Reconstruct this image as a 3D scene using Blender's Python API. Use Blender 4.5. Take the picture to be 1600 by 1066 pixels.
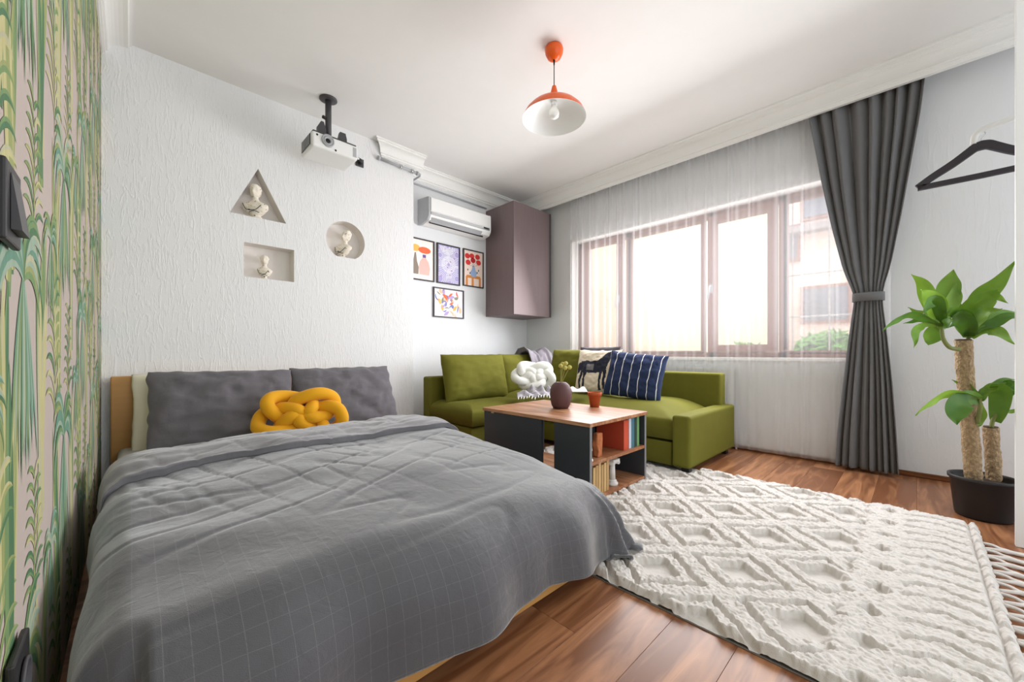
import bpy, bmesh, math, random
from math import sin, cos, pi, atan2, sqrt, exp
from mathutils import Vector, Matrix, noise
import numpy as np
random.seed(7)
for o in list(bpy.data.objects): bpy.data.objects.remove(o)
SC = bpy.context.scene
COL = SC.collection

# ------------------------------------------------------------ camera
F, HZ, CAMH = 613.0, 552.0, 0.8            # focal length and horizon in pixels of the 1600 x 1066 frame
TH = atan2(595, 613); S_, C_ = sin(TH), cos(TH)
cam = bpy.data.cameras.new('camera'); camo = bpy.data.objects.new('camera', cam); COL.objects.link(camo)
cam.sensor_width = 36.0; cam.lens = 36.0 * F / 1600
cam.shift_y = (HZ - 533) / 1600
cam.clip_start = 0.02
camo.location = (0, 0, CAMH)
camo.rotation_euler = (pi / 2, 0, -(pi / 2 - (pi / 2 - TH)))
camo.rotation_euler = (pi / 2, 0, -TH)
SC.camera = camo

def ray(u, v):
    r = (u - 800) / F
    return Vector((C_ * r + S_, -S_ * r + C_, (HZ - v) / F))
O = Vector((0, 0, CAMH))
def P(u, v, d): return O + ray(u, v) * d
def AX(u, v, x): R = ray(u, v); return O + R * (x / R.x)
def AY(u, v, y): R = ray(u, v); return O + R * (y / R.y)
def AZ(u, v, z): R = ray(u, v); return O + R * ((z - CAMH) / R.z)

# ------------------------------------------------------------ world, sun, exposure
W = bpy.data.worlds.new('world'); SC.world = W; W.use_nodes = True
bg = W.node_tree.nodes['Background']; bg.inputs[0].default_value = (0.90, 0.95, 1.0, 1); bg.inputs[1].default_value = 1.2
sun = bpy.data.lights.new('sun', 'SUN'); suno = bpy.data.objects.new('sun', sun); COL.objects.link(suno)
sun.energy = 0.7; sun.angle = 0.02; sun.color = (1.0, 0.95, 0.86)
suno.rotation_euler = Vector((0.58, -0.2, -0.78)).to_track_quat('-Z', 'Y').to_euler()
day = bpy.data.lights.new('window_daylight', 'AREA'); dayo = bpy.data.objects.new('window_daylight', day); COL.objects.link(dayo)
day.shape = 'RECTANGLE'; day.size = 2.4; day.size_y = 1.1; day.energy = 33; day.color = (0.975, 0.975, 1.0)      # daylight coming in through the window opening
dayo.location = (3.32, 1.55, 1.30); dayo.rotation_euler = Vector((-1, 0, -0.35)).to_track_quat('-Z', 'Y').to_euler()
dayb = day.copy(); daybo = bpy.data.objects.new('window_daylight', dayb); COL.objects.link(daybo); dayb.energy = 13
daybo.location = (3.745, 1.48, 1.42); daybo.rotation_euler = Vector((-1, 0, 0)).to_track_quat('-Z', 'Y').to_euler()                                # the share that is caught by the voile
SC.view_settings.view_transform = 'Standard'; SC.view_settings.look = 'None'
SC.view_settings.exposure = 0.84; SC.view_settings.gamma = 1.0; SC.view_settings.use_curve_mapping = False

# ------------------------------------------------------------ materials
MATS = {}
def srgb(r, g, b):
    f = lambda c: (c / 255 / 12.92) if c <= 10 else ((c / 255 + 0.055) / 1.055) ** 2.4
    return (f(r), f(g), f(b), 1)
def mat(name, col, rough=0.6, metal=0.0, var=0.0, vscale=8, bump=0.0, bscale=200, stretch=(1, 1, 1), spec=0.4, sheen=0.0, bdist=0.002):
    if name in MATS: return MATS[name]
    m = bpy.data.materials.new(name); m.use_nodes = True; MATS[name] = m
    nt = m.node_tree; N, L = nt.nodes, nt.links; b = N['Principled BSDF']
    b.inputs['Base Color'].default_value = col; b.inputs['Roughness'].default_value = rough
    b.inputs['Metallic'].default_value = metal; b.inputs['Specular IOR Level'].default_value = spec
    if sheen: b.inputs['Sheen Weight'].default_value = sheen
    tc = N.new('ShaderNodeTexCoord'); mp = N.new('ShaderNodeMapping'); mp.inputs['Scale'].default_value = stretch
    L.new(tc.outputs['Object'], mp.inputs[0])
    if var or True:
        v = max(var, 0.02)
        n = N.new('ShaderNodeTexNoise'); n.inputs['Scale'].default_value = vscale; n.inputs['Detail'].default_value = 4
        L.new(mp.outputs[0], n.inputs['Vector'])
        mx = N.new('ShaderNodeMix'); mx.data_type = 'RGBA'
        mx.inputs[6].default_value = tuple(max(0, c * (1 - v)) for c in col[:3]) + (1,)
        mx.inputs[7].default_value = tuple(min(1, c * (1 + v)) for c in col[:3]) + (1,)
        L.new(n.outputs['Fac'], mx.inputs[0]); L.new(mx.outputs[2], b.inputs['Base Color'])
    if bump:
        n2 = N.new('ShaderNodeTexNoise'); n2.inputs['Scale'].default_value = bscale; n2.inputs['Detail'].default_value = 3
        L.new(mp.outputs[0], n2.inputs['Vector'])
        bp = N.new('ShaderNodeBump'); bp.inputs['Strength'].default_value = bump; bp.inputs['Distance'].default_value = bdist
        L.new(n2.outputs['Fac'], bp.inputs['Height']); L.new(bp.outputs[0], b.inputs['Normal'])
    return m

def stucco(name, col, strength, scale=58):
    m = bpy.data.materials.new(name); m.use_nodes = True; MATS[name] = m
    N, L = m.node_tree.nodes, m.node_tree.links; b = N['Principled BSDF']
    b.inputs['Base Color'].default_value = col; b.inputs['Roughness'].default_value = 0.85; b.inputs['Specular IOR Level'].default_value = 0.2
    tc = N.new('ShaderNodeTexCoord'); mp = N.new('ShaderNodeMapping'); mp.inputs['Scale'].default_value = (1, 1, 0.17)
    L.new(tc.outputs['Object'], mp.inputs[0])
    n = N.new('ShaderNodeTexNoise'); n.inputs['Scale'].default_value = scale; n.inputs['Detail'].default_value = 2.5; n.inputs['Distortion'].default_value = 1.4
    L.new(mp.outputs[0], n.inputs['Vector'])
    r = N.new('ShaderNodeValToRGB'); r.color_ramp.elements[0].position = 0.50; r.color_ramp.elements[1].position = 0.66
    L.new(n.outputs['Fac'], r.inputs[0])
    n2 = N.new('ShaderNodeTexNoise'); n2.inputs['Scale'].default_value = 90; n2.inputs['Detail'].default_value = 3
    L.new(tc.outputs['Object'], n2.inputs['Vector'])
    a = N.new('ShaderNodeMath'); a.operation = 'MULTIPLY_ADD'; a.inputs[1].default_value = 0.25
    L.new(n2.outputs['Fac'], a.inputs[0]); L.new(r.outputs[0], a.inputs[2])
    bp = N.new('ShaderNodeBump'); bp.inputs['Strength'].default_value = strength; bp.inputs['Distance'].default_value = 0.006
    L.new(a.outputs[0], bp.inputs['Height']); L.new(bp.outputs[0], b.inputs['Normal'])
    return m

def woodmat(name, c1, c2, axis=0, rough=0.35, scale=3.0, knots=True):
    m = bpy.data.materials.new(name); m.use_nodes = True; MATS[name] = m
    N, L = m.node_tree.nodes, m.node_tree.links; b = N['Principled BSDF']
    b.inputs['Roughness'].default_value = rough; b.inputs['Specular IOR Level'].default_value = 0.35
    tc = N.new('ShaderNodeTexCoord'); oi = N.new('ShaderNodeObjectInfo'); mp = N.new('ShaderNodeMapping')
    st = [9, 9, 9]; st[axis] = 1.0; mp.inputs['Scale'].default_value = st
    cb = N.new('ShaderNodeVectorMath'); cb.operation = 'SCALE'; cb.inputs[3].default_value = 37.0
    cx = N.new('ShaderNodeCombineXYZ')
    for i in range(3): L.new(oi.outputs['Random'], cx.inputs[i])
    L.new(cx.outputs[0], cb.inputs[0]); L.new(cb.outputs[0], mp.inputs['Location'])
    L.new(tc.outputs['Object'], mp.inputs[0])
    n = N.new('ShaderNodeTexNoise'); n.inputs['Scale'].default_value = scale; n.inputs['Detail'].default_value = 6; n.inputs['Distortion'].default_value = 1.2
    L.new(mp.outputs[0], n.inputs['Vector'])
    n2 = N.new('ShaderNodeTexNoise'); n2.inputs['Scale'].default_value = scale * 0.45; n2.inputs['Detail'].default_value = 2
    L.new(mp.outputs[0], n2.inputs['Vector'])
    w = N.new('ShaderNodeMath'); w.operation = 'MULTIPLY'; w.inputs[1].default_value = 9.0; L.new(n2.outputs['Fac'], w.inputs[0])
    sn = N.new('ShaderNodeMath'); sn.operation = 'SINE'; L.new(w.outputs[0], sn.inputs[0])
    ad = N.new('ShaderNodeMath'); ad.operation = 'MULTIPLY_ADD'; ad.inputs[1].default_value = 0.12; L.new(sn.outputs[0], ad.inputs[0]); L.new(n.outputs['Fac'], ad.inputs[2])
    rv = N.new('ShaderNodeMath'); rv.operation = 'MULTIPLY_ADD'; rv.inputs[1].default_value = 0.16; rv.inputs[2].default_value = -0.08; L.new(oi.outputs['Random'], rv.inputs[0])
    ad2 = N.new('ShaderNodeMath'); ad2.operation = 'ADD'; L.new(ad.outputs[0], ad2.inputs[0]); L.new(rv.outputs[0], ad2.inputs[1])
    r = N.new('ShaderNodeValToRGB'); r.color_ramp.elements[0].position = 0.3; r.color_ramp.elements[0].color = c1
    r.color_ramp.elements[1].position = 0.68; r.color_ramp.elements[1].color = c2
    L.new(ad2.outputs[0], r.inputs[0]); L.new(r.outputs[0], b.inputs['Base Color'])
    bp = N.new('ShaderNodeBump'); bp.inputs['Strength'].default_value = 0.08; bp.inputs['Distance'].default_value = 0.001
    L.new(n.outputs['Fac'], bp.inputs['Height']); L.new(bp.outputs[0], b.inputs['Normal'])
    return m

def uvline_mat(name, base, line, sx, sy, wx, wy, rough=0.85, bumpscale=700, sheen=0.3, wr=0.35):
    """fabric with thin woven lines on a UV grid measured in metres"""
    m = bpy.data.materials.new(name); m.use_nodes = True; MATS[name] = m
    N, L = m.node_tree.nodes, m.node_tree.links; b = N['Principled BSDF']
    b.inputs['Roughness'].default_value = rough; b.inputs['Specular IOR Level'].default_value = 0.25; b.inputs['Sheen Weight'].default_value = sheen; b.inputs['Sheen Roughness'].default_value = 0.4
    uv = N.new('ShaderNodeUVMap'); sp = N.new('ShaderNodeSeparateXYZ'); L.new(uv.outputs[0], sp.inputs[0])
    outs = []
    for i, (s, w) in enumerate(((sx, wx), (sy, wy))):
        if not s: continue
        d = N.new('ShaderNodeMath'); d.operation = 'DIVIDE'; d.inputs[1].default_value = s; L.new(sp.outputs[i], d.inputs[0])
        fr = N.new('ShaderNodeMath'); fr.operation = 'FRACT'; L.new(d.outputs[0], fr.inputs[0])
        lt = N.new('ShaderNodeMath'); lt.operation = 'LESS_THAN'; lt.inputs[1].default_value = w / s; L.new(fr.outputs[0], lt.inputs[0])
        outs.append(lt)
    o = outs[0]
    if len(outs) > 1:
        mxm = N.new('ShaderNodeMath'); mxm.operation = 'MAXIMUM'; L.new(outs[0].outputs[0], mxm.inputs[0]); L.new(outs[1].outputs[0], mxm.inputs[1]); o = mxm
    ns = N.new('ShaderNodeTexNoise'); ns.inputs['Scale'].default_value = 130; L.new(uv.outputs[0], ns.inputs['Vector'])
    ml = N.new('ShaderNodeMath'); ml.operation = 'MULTIPLY'; L.new(o.outputs[0], ml.inputs[0]); L.new(ns.outputs['Fac'], ml.inputs[1])
    mx = N.new('ShaderNodeMix'); mx.data_type = 'RGBA'; mx.inputs[6].default_value = base; mx.inputs[7].default_value = line
    L.new((ml if wr < 1 else o).outputs[0], mx.inputs[0]); L.new(mx.outputs[2], b.inputs['Base Color'])
    tc = N.new('ShaderNodeTexCoord')
    n2 = N.new('ShaderNodeTexNoise'); n2.inputs['Scale'].default_value = bumpscale; L.new(tc.outputs['Object'], n2.inputs['Vector'])
    n3 = N.new('ShaderNodeTexNoise'); n3.inputs['Scale'].default_value = 22; n3.inputs['Detail'].default_value = 4; n3.inputs['Distortion'].default_value = 1.0; L.new(tc.outputs['Object'], n3.inputs['Vector'])
    a = N.new('ShaderNodeMath'); a.operation = 'MULTIPLY_ADD'; a.inputs[1].default_value = 3.0; L.new(n3.outputs['Fac'], a.inputs[0]); L.new(n2.outputs['Fac'], a.inputs[2])
    bp = N.new('ShaderNodeBump'); bp.inputs['Strength'].default_value = wr if wr < 1 else 0.2; bp.inputs['Distance'].default_value = 0.003
    L.new(a.outputs[0], bp.inputs['Height']); L.new(bp.outputs[0], b.inputs['Normal'])
    return m

M_wall = stucco('white_stucco', srgb(236, 236, 236), 0.3)
M_wall2 = stucco('smooth_stucco', srgb(230, 231, 232), 0.12, 40)
M_ceil = mat('ceiling_paint', srgb(240, 238, 236), 0.8, bump=0.03, bscale=60)
M_corn = mat('plaster_white', srgb(242, 241, 238), 0.6)
M_niche = mat('niche_plaster', srgb(236, 230, 224), 0.85, bump=0.1, bscale=80)
M_paper = mat('wallpaper_ground', srgb(182, 169, 160), 0.75, var=0.05, vscale=5)
M_plank = woodmat('plank_wood', srgb(126, 80, 52), srgb(192, 136, 96), axis=0, rough=0.30, scale=2.2)
M_oak = woodmat('table_oak', srgb(150, 98, 66), srgb(205, 156, 118), axis=1, rough=0.35, scale=3)
M_bedwood = mat('bed_beech', srgb(196, 146, 84), 0.45, var=0.08, vscale=4, stretch=(1, 9, 9))
M_green = mat('olive_fabric', srgb(105, 103, 38), 0.85, var=0.10, vscale=14, bump=0.35, bscale=900, bdist=0.001, spec=0.15)
M_darkpan = mat('anthracite_panel', srgb(58, 61, 66), 0.45)
M_black = mat('black_plastic', srgb(36, 35, 36), 0.45)
M_dgrey = mat('dark_grey_plastic', srgb(72, 70, 72), 0.45)
M_white = mat('white_plastic', srgb(238, 238, 236), 0.35)
M_silver = mat('silver_plastic', srgb(176, 177, 180), 0.4)
M_chrome = mat('chrome', srgb(200, 200, 200), 0.2, metal=1.0)
M_orange = mat('orange_enamel', srgb(235, 98, 30), 0.3)
M_shadein = mat('shade_white', srgb(242, 242, 240), 0.35)
M_cab = mat('mauve_laminate', srgb(122, 106, 106), 0.5, var=0.1, vscale=5, stretch=(12, 12, 0.6))
M_frame = mat('brown_window_frame', srgb(140, 92, 80), 0.45)
M_drape = mat('grey_velvet', srgb(112, 112, 114), 0.8, var=0.08, vscale=12, bump=0.15, bscale=500, sheen=0.25)
M_rug = mat('rug_wool', srgb(220, 214, 208), 0.95, var=0.08, vscale=45, bump=0.6, bscale=420, sheen=0.2, bdist=0.003)
M_rugback = mat('rug_binding', srgb(120, 112, 106), 0.9)
M_yellow = mat('mustard_jersey', srgb(232, 166, 10), 0.8, bump=0.12, bscale=900, sheen=0.1)
M_whknit = mat('white_jersey', srgb(236, 236, 228), 0.85, bump=0.12, bscale=900, sheen=0.1)
M_cream = mat('cream_cotton', srgb(232, 226, 204), 0.85, bump=0.3, bscale=60, stretch=(1, 1, 8))
M_bust = None

# ------------------------------------------------------------ mesh helpers
def wm(o): return (wm(o.parent) if o.parent else Matrix.Identity(4)) @ o.matrix_basis
def link(name, me, m=None, parent=None, smooth=False):
    o = bpy.data.objects.new(name, me); COL.objects.link(o)
    if m is not None and len(me.materials) == 0:
        for mm in (m if isinstance(m, (list, tuple)) else [m]): me.materials.append(mm)
    if parent is not None: o.parent = parent
    if smooth:
        me.polygons.foreach_set('use_smooth', [True] * len(me.polygons))
    return o
def obj(name, bm, m, parent=None, smooth=False, recalc=True):
    if recalc: bmesh.ops.recalc_face_normals(bm, faces=bm.faces[:])
    me = bpy.data.meshes.new(name); bm.to_mesh(me); bm.free()
    if parent is not None: me.transform(wm(parent).inverted())
    return link(name, me, m, parent, smooth)
def thing(name, label, cat, loc=(0, 0, 0), group=None, rotz=0):
    o = bpy.data.objects.new(name, None); COL.objects.link(o); o.location = loc; o.rotation_euler = (0, 0, rotz)
    o.empty_display_size = 0.05
    o.matrix_world = Matrix.Translation(Vector(loc)) @ Matrix.Rotation(rotz, 4, 'Z')
    tag(o, label, cat, group); return o
def tag(o, label=None, cat=None, group=None, kind=None):
    if label: o['label'] = label
    if cat: o['category'] = cat
    if group: o['group'] = group
    if kind: o['kind'] = kind
    return o
def struct(o, label=None):
    o['kind'] = 'structure'
    if label: o['label'] = label
    return o
def BM(): return bmesh.new()
def box(bm, a, b, bev=0.0, seg=2, mi=0):
    r = bmesh.ops.create_cube(bm, size=1)
    vs = r['verts']; a = Vector(a); b = Vector(b)
    for v in vs: v.co = Vector(((a.x + b.x) / 2 + v.co.x * (b.x - a.x), (a.y + b.y) / 2 + v.co.y * (b.y - a.y), (a.z + b.z) / 2 + v.co.z * (b.z - a.z)))
    if mi:
        for f in {f for v in vs for f in v.link_faces}: f.material_index = mi
    if bev:
        es = list({e for v in vs for e in v.link_edges})
        bmesh.ops.bevel(bm, geom=es, offset=bev, segments=seg, affect='EDGES', profile=0.5)
    return vs
def xbox(bm, M, size, bev=0.0, seg=2):
    r = bmesh.ops.create_cube(bm, size=1); vs = r['verts']
    for v in vs: v.co = M @ Vector((v.co.x * size[0], v.co.y * size[1], v.co.z * size[2]))
    if bev:
        es = list({e for v in vs for e in v.link_edges})
        bmesh.ops.bevel(bm, geom=es, offset=bev, segments=seg, affect='EDGES', profile=0.5)
def bobj(name, a, b, m, parent=None, bev=0.0, seg=2, smooth=False):
    bm = BM(); box(bm, a, b, bev, seg); return obj(name, bm, m, parent, smooth)
def lathe(bm, prof, c=(0, 0, 0), n=32, M=None, rib=None):
    c = Vector(c); rings = []
    for (r, z) in prof:
        ring = []
        for i in range(n):
            a = 2 * pi * i / n; rr = r * (rib(a) if rib else 1)
            p = Vector((rr * cos(a), rr * sin(a), z)); p = (M @ p) if M else p
            ring.append(bm.verts.new(c + p))
        rings.append(ring)
    for A, B in zip(rings, rings[1:]):
        for i in range(n): bm.faces.new((A[i], A[(i + 1) % n], B[(i + 1) % n], B[i]))
    if prof[0][0] > 1e-5: bm.faces.new(rings[0][::-1])
    if prof[-1][0] > 1e-5: bm.faces.new(rings[-1])
    bmesh.ops.remove_doubles(bm, verts=bm.verts[:], dist=1e-6)
def tube(bm, pts, r, n=10, closed=False, caps=True, flat=None):
    pts = [Vector(p) for p in pts]; k = len(pts); rr = r if callable(r) else (lambda t: r)
    T = []
    for i in range(k):
        a = pts[(i - 1) % k] if (closed or i > 0) else pts[0]; b = pts[(i + 1) % k] if (closed or i < k - 1) else pts[-1]
        T.append((b - a).normalized())
    up = Vector((0, 0, 1)) if abs(T[0].z) < 0.9 else Vector((1, 0, 0))
    nrm = (up - T[0] * up.dot(T[0])).normalized(); rings = []
    for i in range(k):
        nrm = (nrm - T[i] * nrm.dot(T[i])).normalized(); bi = T[i].cross(nrm)
        R = rr(i / max(1, k - 1))
        rings.append([bm.verts.new(pts[i] + (nrm * cos(2 * pi * j / n) + bi * sin(2 * pi * j / n)) * R) for j in range(n)])
    for i in range(k if closed else k - 1):
        A, B = rings[i], rings[(i + 1) % k]
        off = 0
        if closed and i == k - 1:
            off = min(range(n), key=lambda o: sum((A[j].co - B[(j + o) % n].co).length for j in range(n)))
        for j in range(n):
            bm.faces.new((A[j], A[(j + 1) % n], B[(j + 1 + off) % n], B[(j + off) % n]))
    if not closed and caps:
        bm.faces.new(rings[0][::-1]); bm.faces.new(rings[-1])
def smoothpath(pts, per=8):
    pts = [Vector(p) for p in pts]; out = []
    Q = [pts[0] * 2 - pts[1]] + pts + [pts[-1] * 2 - pts[-2]]
    for i in range(1, len(Q) - 2):
        a, b, c, d = Q[i - 1], Q[i], Q[i + 1], Q[i + 2]
        for k in range(per):
            t = k / per
            out.append(0.5 * ((2 * b) + (c - a) * t + (2 * a - 5 * b + 4 * c - d) * t * t + (3 * b - a - 3 * c + d) * t ** 3))
    out.append(pts[-1]); return out
def extrude_profile(bm, prof, p0, p1, ax, caps=True, m0=0.0, m1=0.0):
    """prof: list of (a, z); ax: unit vector that 'a' runs along; swept from p0 to p1, optional mitre (shift along sweep per unit a)"""
    p0, p1, ax = Vector(p0), Vector(p1), Vector(ax); t = (p1 - p0).normalized()
    A = [bm.verts.new(p0 + ax * a + Vector((0, 0, z)) + t * (m0 * a)) for a, z in prof]
    B = [bm.verts.new(p1 + ax * a + Vector((0, 0, z)) + t * (m1 * a)) for a, z in prof]
    n = len(prof)
    for i in range(n): bm.faces.new((A[i], A[(i + 1) % n], B[(i + 1) % n], B[i]))
    if caps: bm.faces.new(A[::-1]); bm.faces.new(B)
def gridmesh(name, fn, nu, nv, m, parent=None, uv=None, thick=0.0, wrapu=False):
    """fn(i/nu, j/nv) -> Vector"""
    vs = [fn(i / nu, j / nv) for j in range(nv + 1) for i in range(nu + 1)]
    fs = [(j * (nu + 1) + i, j * (nu + 1) + i + 1, (j + 1) * (nu + 1) + i + 1, (j + 1) * (nu + 1) + i) for j in range(nv) for i in range(nu)]
    if parent is not None:
        inv = wm(parent).inverted(); vs = [inv @ Vector(v) for v in vs]
    me = bpy.data.meshes.new(name); me.from_pydata([tuple(v) for v in vs], [], fs); me.update()
    if uv:
        ul = me.uv_layers.new(name='UVMap')
        for l in me.loops:
            i, j = l.vertex_index % (nu + 1), l.vertex_index // (nu + 1); ul.data[l.index].uv = uv(i / nu, j / nv)
    o = link(name, me, m, parent, True)
    if thick:
        sm = o.modifiers.new('solid', 'SOLIDIFY'); sm.thickness = thick; sm.offset = -1
    return o
def pillow_bm(w, h, t, M, n=28, seed=0, ears=0.04, wr=0.006, pw=2.6, facemat=None, uvl=True, ny=None, sag=0.0):
    """closed cushion: width w (local x), height h (local z), thickness t (local y), seam at the rim"""
    bm = BM(); ny = ny or n
    uvlay = bm.loops.layers.uv.new('UVMap')
    def shape(a, b, side):
        ed = (1 - abs(a) ** pw) * (1 - abs(b) ** pw)
        th = max(0, ed) ** 0.5 * t / 2
        pinch_x = 1 - ears * (1 - b * b) * abs(a) ** 3; pinch_z = 1 - ears * (1 - a * a) * abs(b) ** 3
        x = a * w / 2 * pinch_x; z = b * h / 2 * pinch_z - sag * (1 - a * a) * (b > 0) * b
        wv = Vector((a * 3.1 + seed, b * 3.1, side * 2 + seed))
        d = noise.noise(wv) * wr * 2.2 + noise.noise(wv * 2.7) * wr
        fold = noise.noise(Vector((a * 9 + seed, b * 2.2 + seed, side * 3))) * wr * 0.7
        return Vector((x + noise.noise(wv * 1.3) * wr, side * (th + (d + fold) * min(1, ed * 2)), z + noise.noise(wv * 1.7 + Vector((5, 5, 5))) * wr))
    G = {}
    for side in (-1, 1):
        for j in range(ny + 1):
            for i in range(n + 1):
                a = -1 + 2 * i / n; b = -1 + 2 * j / ny
                a = math.copysign(1 - (1 - abs(a)) ** 1.35, a); b = math.copysign(1 - (1 - abs(b)) ** 1.35, b)
                rim = i in (0, n) or j in (0, ny)
                if rim and side == 1: G[(1, i, j)] = G[(-1, i, j)]; continue
                G[(side, i, j)] = (bm.verts.new(M @ shape(a, b, side)), a, b)
    for side in (-1, 1):
        for j in range(ny):
            for i in range(n):
                q = [G[(side, i, j)], G[(side, i + 1, j)], G[(side, i + 1, j + 1)], G[(side, i, j + 1)]]
                if side == 1: q = q[::-1]
                try: f = bm.faces.new([x[0] for x in q])
                except ValueError: continue
                f.smooth = True
                for lp, x in zip(f.loops, q): lp[uvlay].uv = ((x[1] + 1) / 2 * w, (x[2] + 1) / 2 * h)
                if facemat: f.material_index = facemat(sum(x[1] for x in q) / 4, sum(x[2] for x in q) / 4, side)
    return bm
def frame_M(c, xdir, tilt):
    """local x along xdir (horizontal), local -y is the front; tilt leans the top backwards (towards +y)"""
    x = Vector(xdir).normalized(); z0 = Vector((0, 0, 1)); y0 = z0.cross(x)
    R = Matrix((x, y0, z0)).transposed()
    return Matrix.Translation(Vector(c)) @ R.to_4x4() @ Matrix.Rotation(-tilt, 4, 'X')
def ident(): return Matrix.Identity(4)

# ------------------------------------------------------------ the room
XW, YB, YR, XL, H = 3.64, 3.28, 3.48, -0.125, 2.65
YN = -1.5                                                    # near end of the floor and ceiling, behind the camera
fl = bobj('floor', (XL - 0.3, YN, -0.12), (XW + 0.3, YR + 0.3, -0.006), mat('subfloor', srgb(70, 42, 26), 0.8)); struct(fl)
PW = 0.1705
meshes = {}
row = 0; y = 0.339 - PW * 10
while y < YR + 0.02:
    x = XL - 0.1 - random.random() * 1.8
    while x < XW:
        Ln = 1.9
        a, b = max(x, XL - 0.05), min(x + Ln, XW + 0.02)
        if b - a > 0.05:
            key = round(b - a, 2)
            if key not in meshes:
                bm = BM(); box(bm, (0, 0, 0), (b - a - 0.0008, PW - 0.0007, 0.008), 0.0005, 1)
                me = bpy.data.meshes.new('plank'); bm.to_mesh(me); bm.free(); me.materials.append(M_plank); meshes[key] = me
            p = bpy.data.objects.new('plank', meshes[key]); COL.objects.link(p); p.parent = fl; p.location = (a, y, -0.008)
        x += Ln
    y += PW; row += 1

# bed wall with three niches
def polyhole_wall(name, y, outer, holes, m, mniche, depth):
    bm = BM(); edges = []; loops = []
    for poly in [outer] + holes:
        vs = [bm.verts.new((x, y, z)) for x, z in poly]
        for i in range(len(vs)): edges.append(bm.edges.new((vs[i], vs[(i + 1) % len(vs)])))
        loops.append(vs)
    bmesh.ops.triangle_fill(bm, use_beauty=True, use_dissolve=False, edges=edges)
    for vs in loops[1:]:
        bk = [bm.verts.new((v.co.x, y + depth, v.co.z)) for v in vs]
        for i in range(len(vs)):
            f = bm.faces.new((vs[i], vs[(i + 1) % len(vs)], bk[(i + 1) % len(vs)], bk[i])); f.material_index = 1
        f = bm.faces.new(bk); f.material_index = 1
    return obj(name, bm, [m, mniche], recalc=True)
XE = 1.897
tri = [(0.485, 1.768), (0.831, 1.768), (0.652, 2.12)]
rec = [(0.566, 1.338), (0.885, 1.338), (0.885, 1.58), (0.566, 1.58)]
cx_, cz_, cr_ = 1.273, 1.728, 0.158
cir = [(cx_ + cr_ * cos(a), max(1.59, cz_ + cr_ * sin(a))) for a in [2 * pi * k / 40 for k in range(40)]]
wb = polyhole_wall('wall_back', YB, [(XL, 0), (XE, 0), (XE, H), (XL, H)], [tri, rec, cir], M_wall, M_niche, 0.11); struct(wb)
wr = bobj('wall_recess', (XE - 0.4, YR, 0), (XW + 0.02, YR + 0.15, H), M_wall2); struct(wr)
we = bobj('wall_return', (XE - 0.14, YB + 0.0005, 0), (XE, YR, H), M_wall); struct(we)
for o, nm in ((fl, 0),): pass
wl = bobj('wall_left', (XL - 0.12, YN, 0), (XL, YB + 0.2, H), M_paper); struct(wl)
# window wall: four blocks round the opening
WY0, WY1, WZ0, WZ1 = 0.19, 2.767, 0.75, 2.085
bm = BM()
box(bm, (XW, YN, 0), (XW + 0.28, WY0, H)); box(bm, (XW, WY1, 0), (XW + 0.28, YR + 0.2, H))
box(bm, (XW, WY0, 0), (XW + 0.28, WY1, WZ0)); box(bm, (XW, WY0, WZ1), (XW + 0.28, WY1, H))
ww = obj('wall_window', bm, M_wall2); struct(ww)
ce = bobj('ceiling', (XL - 0.2, YN, H), (XW + 0.3, YR + 0.2, H + 0.2), M_ceil); struct(ce)
# white window reveal and sill
bm = BM(); rv = 0.008
box(bm, (XW - 0.004, WY1 - 0.012, WZ0), (XW + 0.19, WY1 + rv, WZ1 + rv)); box(bm, (XW - 0.004, WY0, WZ1 - 0.014), (XW + 0.19, WY1, WZ1 + rv))
tr = obj('trim_1', bm, M_corn); struct(tr, 'white plaster reveal around the window')
tr = bobj('trim_2', (XW - 0.025, WY0, WZ0 - 0.012), (XW + 0.19, WY1 - 0.014, WZ0 + 0.014), M_corn, bev=0.004); struct(tr, 'white window sill')

# cornices
def cprof(p, h, n=7):
    """classical cove profile: (distance from wall, z below ceiling)"""
    pr = [(0, 0), (p, 0), (p, -0.012), (p - 0.010, -0.014), (p - 0.012, -0.024)]
    for k in range(n + 1):
        a = k / n * pi / 2
        pr.append((0.028 + (p - 0.044) * (1 - sin(a)), -0.028 - (h - 0.058) * (1 - cos(a))))
    pr += [(0.028, -h + 0.026), (0.018, -h + 0.024), (0.018, -h + 0.008), (0.008, -h + 0.006), (0.008, -h), (0, -h)]
    return pr
bm = BM(); extrude_profile(bm, [(a + 0, z) for a, z in cprof(0.128, 0.115)], (XL, YN, H), (XL, YB, H), (1, 0, 0))
struct(obj('trim_3', bm, M_corn), 'plaster cornice above the wallpaper')
bm = BM(); extrude_profile(bm, cprof(0.09, 0.12), (1.585, YB, H), (XE + 0.09, YB, H), (0, -1, 0), m0=-1.0, m1=0)
box(bm, (XE - 0.0, YB, H - 0.12), (XE + 0.012, YR, H))
struct(obj('trim_4', bm, M_corn), 'short plaster cornice on the bed wall')
bm = BM(); extrude_profile(bm, cprof(0.10, 0.13), (XE, YR, H), (XW, YR, H), (0, -1, 0))
struct(obj('trim_5', bm, M_corn), 'plaster cornice above the air conditioner')
# curtain pelmet along the window wall
pel = [(0.225, 0), (0.225, -0.012), (0.208, -0.016), (0.204, -0.032), (0.190, -0.040)]
for k in range(7):
    a = k / 6 * pi / 2; pel.append((0.188 - 0.022 * sin(a) * 0.8, -0.046 - 0.066 * (1 - cos(a))))
pel += [(0.180, -0.118), (0.180, -0.130), (0.172, -0.132), (0.172, -0.160), (0.146, -0.160), (0.146, 0)]
bm = BM(); extrude_profile(bm, pel, (XW, YN, H), (XW, YR, H), (-1, 0, 0))
struct(obj('trim_6', bm, M_corn), 'stepped plaster pelmet hiding the curtain rail')
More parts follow.
